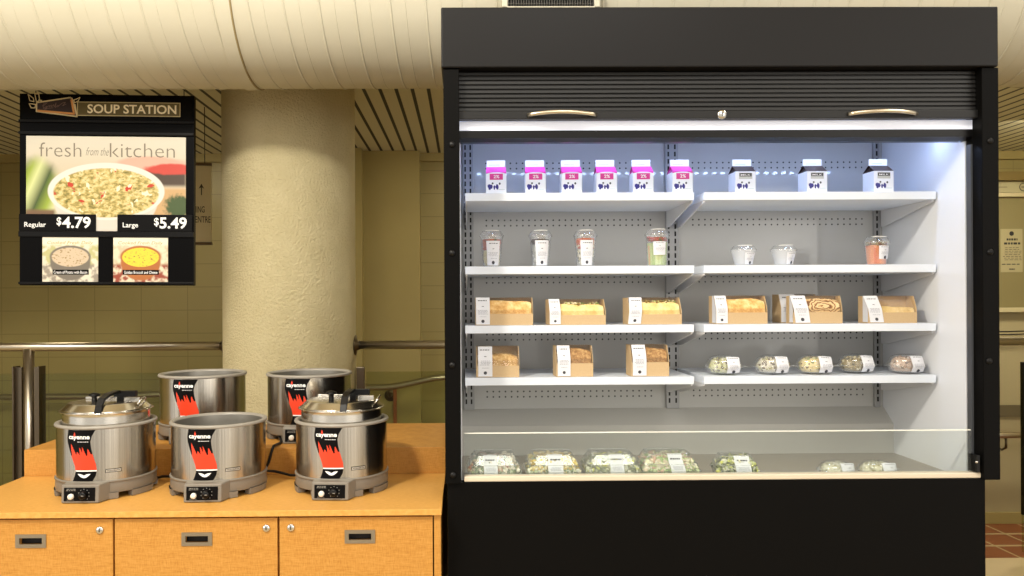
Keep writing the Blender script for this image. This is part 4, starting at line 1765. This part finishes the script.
def put_box(t, pxl, pxr, z, y=YS0 + .012, rz=0.0):
    t.location = ((WX(pxl, y, 310) + WX(pxr, y, 310)) / 2, y, z)
    t.rotation_euler = (0, 0, rz)


def wpx(a, b, y=YS0 + .012):
    return WX(b, y, 310) - WX(a, y, 310)


z3 = SHZ[2] + .0003
k = kraft_box('kraft box with a golden toasted sandwich, leftmost on the third shelf', wpx(475.5, 533), .086, .036, .07, 'toast', 'long', .0015, .043, 11)
put_box(k, 475.5, 533, z3)
k = kraft_box('kraft box with a soft yellow sandwich and lettuce, second on the third shelf', wpx(549.5, 606), .080, .031, .085, 'soft', 'long', 0, .034, 12, salad=True, dip=.006)
put_box(k, 549.5, 606, z3, rz=.05)
k = kraft_box('kraft box with a yellow sandwich and loose leaves before the middle upright', wpx(629, 682), .084, .032, .085, 'soft', 'long', .0, .040, 13, tilt=.10, salad=True, dip=.004)
put_box(k, 629, 682, z3, rz=.03)
k = kraft_box('kraft box with a golden toasted sandwich, left end of the right third shelf', wpx(716, 767.5), .088, .036, .07, 'toast', 'long', 0, .036, 14, wrap=True)
put_box(k, 716, 767.5, z3)
k = kraft_box('kraft box with a rolled brown wrap and tilted label on the right third shelf', wpx(793, 842.5), .087, .036, .05, 'wrap', 'long', .002, .046, 15, tilt=-.14, wrap=True)
put_box(k, 793, 842.5, z3)
kb = kraft_box('kraft box mostly hidden behind the box with the rolled wrap', .12, .092, .040, .07, 'brown', 'long', .0, .050, 16)
yb2 = YS0 + .085
kb.location = (WX(781, yb2, 310) + .06, yb2, z3)
k = kraft_box('kraft box with a flat yellow sandwich at the right end of the third shelf', wpx(868, 917), .085, .034, .06, 'soft', 'long', 0, .043, 17, tilt=-.16, dip=.024, wrap=True)
put_box(k, 868, 917, z3)
# rolled layers on the wrap box
z4 = SHZ[3] + .0003
k = kraft_box('kraft box of seeded bread, leftmost on the fourth shelf', wpx(476, 519), .094, .036, .075, 'seed', 'sq', .006, .044, 21, dip=.014)
put_box(k, 476, 519, z4)
k = kraft_box('kraft box of dark seeded bread, middle one on the left fourth shelf', wpx(554, 591), .096, .042, .07, 'brown', 'sq', .004, .040, 22)
put_box(k, 556, 593, z4, rz=.04)
k = kraft_box('kraft box of dark seeded bread, right one on the left fourth shelf', wpx(629, 667), .097, .044, .07, 'brown', 'sq', .004, .043, 23)
put_box(k, 632, 668, z4, rz=.03)

# ---- clamshell packs
LEAFC = [(112, 122, 82), (150, 160, 112), (206, 206, 176), (228, 222, 200), (86, 92, 66), (196, 188, 150)]


def oval_pack(label, w, d_, h, cols, lab, group, seed, name='clamshell', cat='food pack', flat=1.0, tab=True):
    t = thing(name, label, cat, (0, 0, 0), group)
    rnd = random.Random(seed)
    rx, ry = w / 2, d_ / 2
    zm = h * .42
    mb = MB()
    prof = []
    for i in range(7):
        a = -PI / 2 * (1 - i / 6)
        prof.append((max(.0, math.cos(a)) ** .65, zm + (zm - .0008) * math.sin(a)))
    mb.lathe(prof, seg=40, sx=rx, sy=ry)
    mb.build('tray', CLEAR, t)
    mb = MB()
    mb.lathe([(1.0, zm - .0008), (1.09, zm - .0008), (1.09, zm + .0012), (1.0, zm + .0012)], seg=40, sx=rx, sy=ry)
    if tab:
        mb.box(rx * 1.05, rx * 1.24, -.012, .012, zm - .0006, zm + .001)
    mb.build('flange', RIMCLEAR, t)
    mb = MB()
    prof = []
    for i in range(8):
        a = PI / 2 * i / 7
        prof.append((max(0, math.cos(a)) ** .6, zm + .0013 + (h - zm - .0013) * math.sin(a)))
    mb.lathe(prof, seg=40, sx=rx, sy=ry)
    mb.build('lid', CLEAR, t)
    # food
    mb = MB()
    spots = []
    for i in range(150):
        a = rnd.uniform(0, 2 * PI)
        ph = rnd.uniform(-.9, 1.35)
        k = max(0, math.cos(ph)) ** .65 * .78
        z = zm + (h - zm if ph > 0 else zm) * math.sin(ph) * .74
        spots.append((rx * k * math.cos(a), ry * k * math.sin(a), z))
    mb.lathe([(0, .006), (.7, .008), (.82, zm), (.7, h * .72), (.3, h * .84), (0, h * .86)], seg=24, sx=rx, sy=ry)
    lumps(mb, spots, .0045, .0075, len(cols), rnd, .55)
    mb.build('filling', [mat('food_%d_%d_%d' % c, c, .55) for c in cols], t)
    # wrapped label band
    xa, xb, sk = lab

    def lf(u, v, e=.0):
        x = xa + (xb - xa) * u
        f = x / rx
        c_ = math.sqrt(max(0, 1 - min(.97, abs(f)) ** 2.6))
        ph = -.75 + 1.75 * v
        yk = (max(0, math.cos(ph)) ** .6) * ry * c_
        zz_ = (h - zm) if ph > 0 else zm
        z = zm + zz_ * math.sin(ph) * (c_ ** .35)
        n = .0022 + e
        if .25 < v < .6:
            n += .004 * math.sin(PI * (v - .25) / .35)
        return (x + sk * (v - .5), -yk - n * math.cos(ph), z + n * math.sin(ph))
    mb = MB()
    mb.grid(8, 14, lf)
    lb = mb.build('label', LABW, t)
    mb = MB()
    print_on(mb, .0, 1.0, .0, 1.0, lambda x, z: lf(x, z, .0008), rnd)
    mb.build('small_print', LINK, lb)
    return t


GO = 'oval clamshell packs on the fourth shelf'
YO = YS0 + .012
SAND = [(226, 206, 150), (196, 190, 140), (150, 156, 100), (118, 100, 70), (206, 188, 150)]
packs = [(724, 'oval clear pack with pale green lettuce, leftmost on the right fourth shelf', [(206, 206, 160), (170, 170, 116), (220, 216, 200), (110, 100, 82), (90, 82, 66)], (-.004, .038), 0),
         (772, 'oval clear pack with white and dark brown filling, second on the right fourth shelf', [(214, 208, 190), (110, 96, 76), (170, 166, 120), (232, 226, 214), (90, 76, 60)], (-.006, .036), .15),
         (814.5, 'oval clear pack with pale yellow bread, third on the right fourth shelf', SAND, (-.004, .040), .05),
         (856, 'oval clear pack with brown crust before the right upright', [(140, 124, 84), (170, 150, 104), (96, 88, 62), (206, 196, 160)], (-.006, .036), .25),
         (907, 'oval clear pack with pinkish filling, beside the cooler wall on the fourth shelf', [(196, 170, 150), (170, 140, 122), (206, 196, 186), (120, 104, 90)], (-.008, .036), .2)]
for i, (p, lb, cols, lw, rz) in enumerate(packs):
    t = oval_pack(lb, .114 if i < 4 else .112, .088, .062, cols, (lw[0], lw[1], 0), GO, 30 + i, tab=i < 4)
    yy_ = YO + .050 + (.022 if i == 3 else 0)
    t.location = (WX(p - (0 if i < 4 else 1.5), yy_, 370), yy_, z4)
    t.rotation_euler = (0, 0, rz * .35 - .02)


def salad_box(label, w, d_, h, cols, low, lab, group, seed):
    """rectangular clear clamshell: tapered tray, wide flange, chamfered lid"""
    t = thing('salad_box', label, 'salad box', (0, 0, 0), group)
    rnd = random.Random(seed)

    def ring(sx, sy, z, ch):
        x, y = w / 2 * sx, d_ / 2 * sy
        return [(-x + ch, -y, z), (x - ch, -y, z), (x, -y + ch, z), (x, y - ch, z), (x - ch, y, z), (-x + ch, y, z), (-x, y - ch, z), (-x, -y + ch, z)]

    def loft(mb, rings, capb=True, capt=True):
        n = len(mb.v)
        for r in rings:
            mb.v += r
        for j in range(len(rings) - 1):
            for i in range(8):
                i2 = (i + 1) % 8
                mb.face([n + j * 8 + i, n + j * 8 + i2, n + (j + 1) * 8 + i2, n + (j + 1) * 8 + i])
        if capb:
            mb.face([n + i for i in reversed(range(8))])
        if capt:
            e = n + (len(rings) - 1) * 8
            mb.face([e + i for i in range(8)])
    zm = h * .36
    mb = MB()
    loft(mb, [ring(.86, .84, .0006, .014), ring(.96, .95, zm - .001, .014)], True, False)
    mb.build('tray', CLEAR, t, bevel=.002)
    mb = MB()
    loft(mb, [ring(.95, .95, zm - .001, .014), ring(1.0, 1.0, zm - .001, .010), ring(1.0, 1.0, zm + .0015, .010), ring(.95, .95, zm + .0015, .014)], False, False)
    mb.build('flange', RIMCLEAR, t)
    mb = MB()
    loft(mb, [ring(.96, .95, zm + .002, .014), ring(.90, .88, h * .62, .014), ring(.88, .86, h * .64, .014), ring(.70, .64, h, .012)], False, True)
    mb.build('lid', CLEAR, t, bevel=.0012)
    mb = MB()
    for s, (sx_, z_) in enumerate(((.885, h * .635),)):
        pts = ring(sx_, sx_, z_, .014)
        mb.tube(pts + [pts[0]], .0012, 6)
    pts = ring(.70, .64, h, .012)
    mb.tube(pts + [pts[0]], .001, 6)
    mb.build('lid_ridge', RIMCLEAR, t)
    # dense low layer of leaves, lighter toppings above
    mb = MB()
    loft(mb, [ring(.74, .74, .004, .014), ring(.88, .88, zm, .014), ring(.80, .78, h * .62, .014), ring(.58, .56, h * .86, .01)])
    spots = []
    for i in range(170):
        s_ = rnd.uniform(.0, 1)
        z = .008 + s_ * (zm - .004)
        e = .80 + .10 * s_
        if rnd.random() < .7:
            spots.append((rnd.uniform(-w / 2 * e, w / 2 * e), -d_ / 2 * e * .97, z))
        else:
            spots.append((rnd.choice((-1, 1)) * w / 2 * e * .97, rnd.uniform(-d_ / 2 * e, d_ / 2 * e), z))
    lumps(mb, spots, .006, .010, len(low), rnd, .3)
    mb.build('leaves', [mat('food_%d_%d_%d' % c, c, .55) for c in low], t)
    mb = MB()
    spots = []
    for i in range(260):
        s_ = rnd.random()
        z = zm + s_ * (h * .82 - zm)
        e = .93 - .20 * s_
        r_ = rnd.random()
        if r_ < .45:
            spots.append((rnd.uniform(-w / 2 * e, w / 2 * e), -d_ / 2 * e * .92, z))
        elif r_ < .6:
            spots.append((rnd.choice((-1, 1)) * w / 2 * e * .95, rnd.uniform(-d_ / 2 * e, d_ / 2 * e), z))
        else:
            spots.append((rnd.uniform(-w / 2 * .58, w / 2 * .58), rnd.uniform(-d_ / 2 * .52, d_ / 2 * .5), h * .82 + rnd.uniform(0, h * .08)))
    lumps(mb, spots, .005, .0105, len(cols), rnd, .45)
    mb.build('toppings', [mat('food_%d_%d_%d' % c, c, .55) for c in cols], t)
    # label down the front
    xa, xb, sk = lab
    path = [(-d_ / 2 * .60, h + .001), (-d_ / 2 * .83, h * .65), (-d_ / 2 * .87, h * .60), (-d_ / 2 * .955, zm + .006), (-d_ / 2 * .985, zm * .7), (-d_ / 2 * .95, zm * .35)]

    def lf(u, v, e=.0):
        f = (1 - v) * (len(path) - 1)
        i = min(int(f), len(path) - 2)
        q = f - i
        y = path[i][0] + (path[i + 1][0] - path[i][0]) * q
        z = path[i][1] + (path[i + 1][1] - path[i][1]) * q
        return (xa + (xb - xa) * u + sk * (v - .5), y - .0018 - e, z + .0012 + e * .5)
    mb = MB()
    mb.grid(3, 15, lf)
    lb = mb.build('label', LABW, t)
    mb = MB()
    print_on(mb, .0, 1.0, .0, 1.0, lambda x, z: lf(x, z, .0008), rnd)
    mb.build('small_print', LINK, lb)
    return t


GSL = 'clear salad boxes on the bottom deck'
GREENS = [(136, 150, 112), (170, 182, 140), (200, 206, 176), (96, 108, 78), (220, 220, 206)]
zdk = zd + .0006
YSB = YF + .050
salads = [(466.5, 522, 'clear salad box with pale chicken and greens, leftmost on the bottom deck', [(226, 214, 196), (206, 190, 166), (236, 230, 214), (176, 130, 110), (96, 100, 74)], GREENS, (-.030, .010)),
          (526.5, 582.5, 'clear salad box with yellow corn and pasta, second on the bottom deck', [(222, 200, 120), (206, 176, 92), (232, 218, 170), (150, 130, 70), (236, 226, 200)], GREENS, (-.018, .026)),
          (585, 643.5, 'clear salad box of grey green quinoa with a yellow wedge', [(150, 156, 128), (186, 186, 160), (206, 206, 186), (206, 206, 110), (120, 122, 96), (226, 222, 206)], [(120, 126, 100), (166, 170, 142), (210, 208, 190)], (-.010, .030)),
          (642.5, 702.5, 'clear salad box of white cubes and lettuce, fourth on the bottom deck', [(232, 224, 206), (226, 222, 190), (206, 170, 150), (196, 206, 150), (216, 200, 176)], [(160, 184, 120), (120, 140, 92), (196, 208, 162)], (-.004, .038))]
for i, (pa, pb, lb, cols, low, lab) in enumerate(salads):
    w = WX(pb, YSB, 460) - WX(pa, YSB, 460)
    t = salad_box(lb, w * 1.02, .140, .073, cols, low, (lab[0], lab[1], -.003 if i < 3 else -.010), GSL, 50 + i)
    t.location = ((WX(pa, YSB, 460) + WX(pb, YSB, 460)) / 2, YSB + .0705, zdk)
w = WX(763, YSB, 460) - WX(719, YSB, 460)
t = salad_box('smaller clear salad box standing alone in the middle of the deck', w, .105, .066, [(176, 182, 120), (226, 222, 200), (206, 206, 110), (110, 116, 84), (196, 196, 176)],
              [(96, 106, 78), (150, 160, 130), (60, 70, 52)], (-.008, .036, -.006), GSL, 60)
t.location = ((WX(719, YSB, 460) + WX(763, YSB, 460)) / 2, YSB + .055, zdk)
t.rotation_euler = (0, 0, -.10)
GFL = 'small flat clear packs at the right of the deck'
CREAM = [(232, 228, 206), (216, 212, 186), (240, 236, 220), (196, 190, 160)]
for i, (pa, pb, lb) in enumerate(((825, 862, 'small flat clear pack of creamy salad, left of two at the right of the deck'), (865, 905, 'small flat clear pack of creamy salad at the right end of the deck'))):
    w = (WX(pb, YSB, 466) - WX(pa, YSB, 466)) * .94
    t = oval_pack(lb, w, .08, .046, CREAM if i == 0 else [(226, 220, 190), (206, 200, 170), (176, 170, 130), (236, 232, 214)], (-.006, w * .46, .004), GFL, 70 + i, tab=(i == 1))
    t.location = ((WX(pa, YSB, 466) + WX(pb, YSB, 466)) / 2, YSB + .048, zdk)
    t.rotation_euler = (0, 0, .1)

# ================================================================== LIGHT
wd = bpy.data.worlds.new('world')
SC.world = wd
wd.use_nodes = True
bg = wd.node_tree.nodes['Background']
# an open hall in front: even warm light with a bright stretch at each side of the viewer
wt_ = T(wd.node_tree, 'Generated')
az = wt_.m('MULTIPLY', wt_.m('ARCTAN2', wt_.x, wt_.mul(wt_.y, -1.0)), 180 / PI)


def lobe(c, w, soft):
    d_ = wt_.m('ABSOLUTE', wt_.sub(az, c))
    return wt_.mul(wt_.ss(d_, w + soft, w), wt_.mul(wt_.ss(wt_.z, -.12, -.02), wt_.ss(wt_.z, .62, .45)))


st_ = wt_.add(wt_.add(wt_.mul(lobe(36, 13, 5), 2.6), wt_.mul(lobe(-48, 9, 5), 2.6)), wt_.add(wt_.mul(lobe(2, 3, 3), .9), .80))
bg.inputs[0].default_value = (1.0, .945, .86, 1)
wd.node_tree.links.new(st_, bg.inputs[1])


def area(name, loc, target, size, energy, color, sy=None, spread=None):
    l = bpy.data.lights.new(name, 'AREA')
    l.energy = energy
    l.color = color
    l.size = size
    if sy:
        l.shape = 'RECTANGLE'
        l.size_y = sy
    if spread:
        l.spread = spread
    o = bpy.data.objects.new(name, l)
    COL.objects.link(o)
    o.location = loc
    o.rotation_euler = (Vector(target) - Vector(loc)).to_track_quat('-Z', 'Y').to_euler()
    return o


WARM = (1, .94, .81)
area('downlight', (-1.35, .25, 3.52), (-.9, 3.8, 1.6), .28, 95, WARM)
area('fill_light', (.7, -.6, 4.3), (.6, 2.6, 1.2), 1.6, 70, (1, .97, .92), 1.2)  # added fill for the duct, pots and cooler front, no fixture seen
area('fill_light', (-2.2, .6, 4.3), (-1.2, 2.6, 1.2), .9, 28, (1, .95, .85), .9)  # second added fill, over the counter side
area('fill_light', (3.3, 1.2, 4.3), (3.0, 3.6, 1.0), .9, 45, (1, .95, .85), .9)  # fill added to brighten the rail and wall on the right
area('back_fill', (-2.4, 5.3, ZC - .02), (-2.4, 5.7, 0), .5, 16, (1, .90, .62))  # this and the next two: fill added to lift the back zone
area('back_fill', (.2, 5.3, ZC - .02), (.2, 5.7, 0), .5, 18, (1, .90, .62))
area('back_fill', (4.2, 5.3, ZC - .02), (4.3, 6.0, 0), .5, 60, (1, .91, .68))

SC.view_settings.view_transform = 'Standard'
SC.view_settings.look = 'None'
SC.view_settings.exposure = 0.0
SC.view_settings.gamma = 1.0
SC.view_settings.use_curve_mapping = False
SC.cycles.use_denoising = True
SC.cycles.max_bounces = 10
SC.cycles.transparent_max_bounces = 24
SC.cycles.sample_clamp_indirect = 6
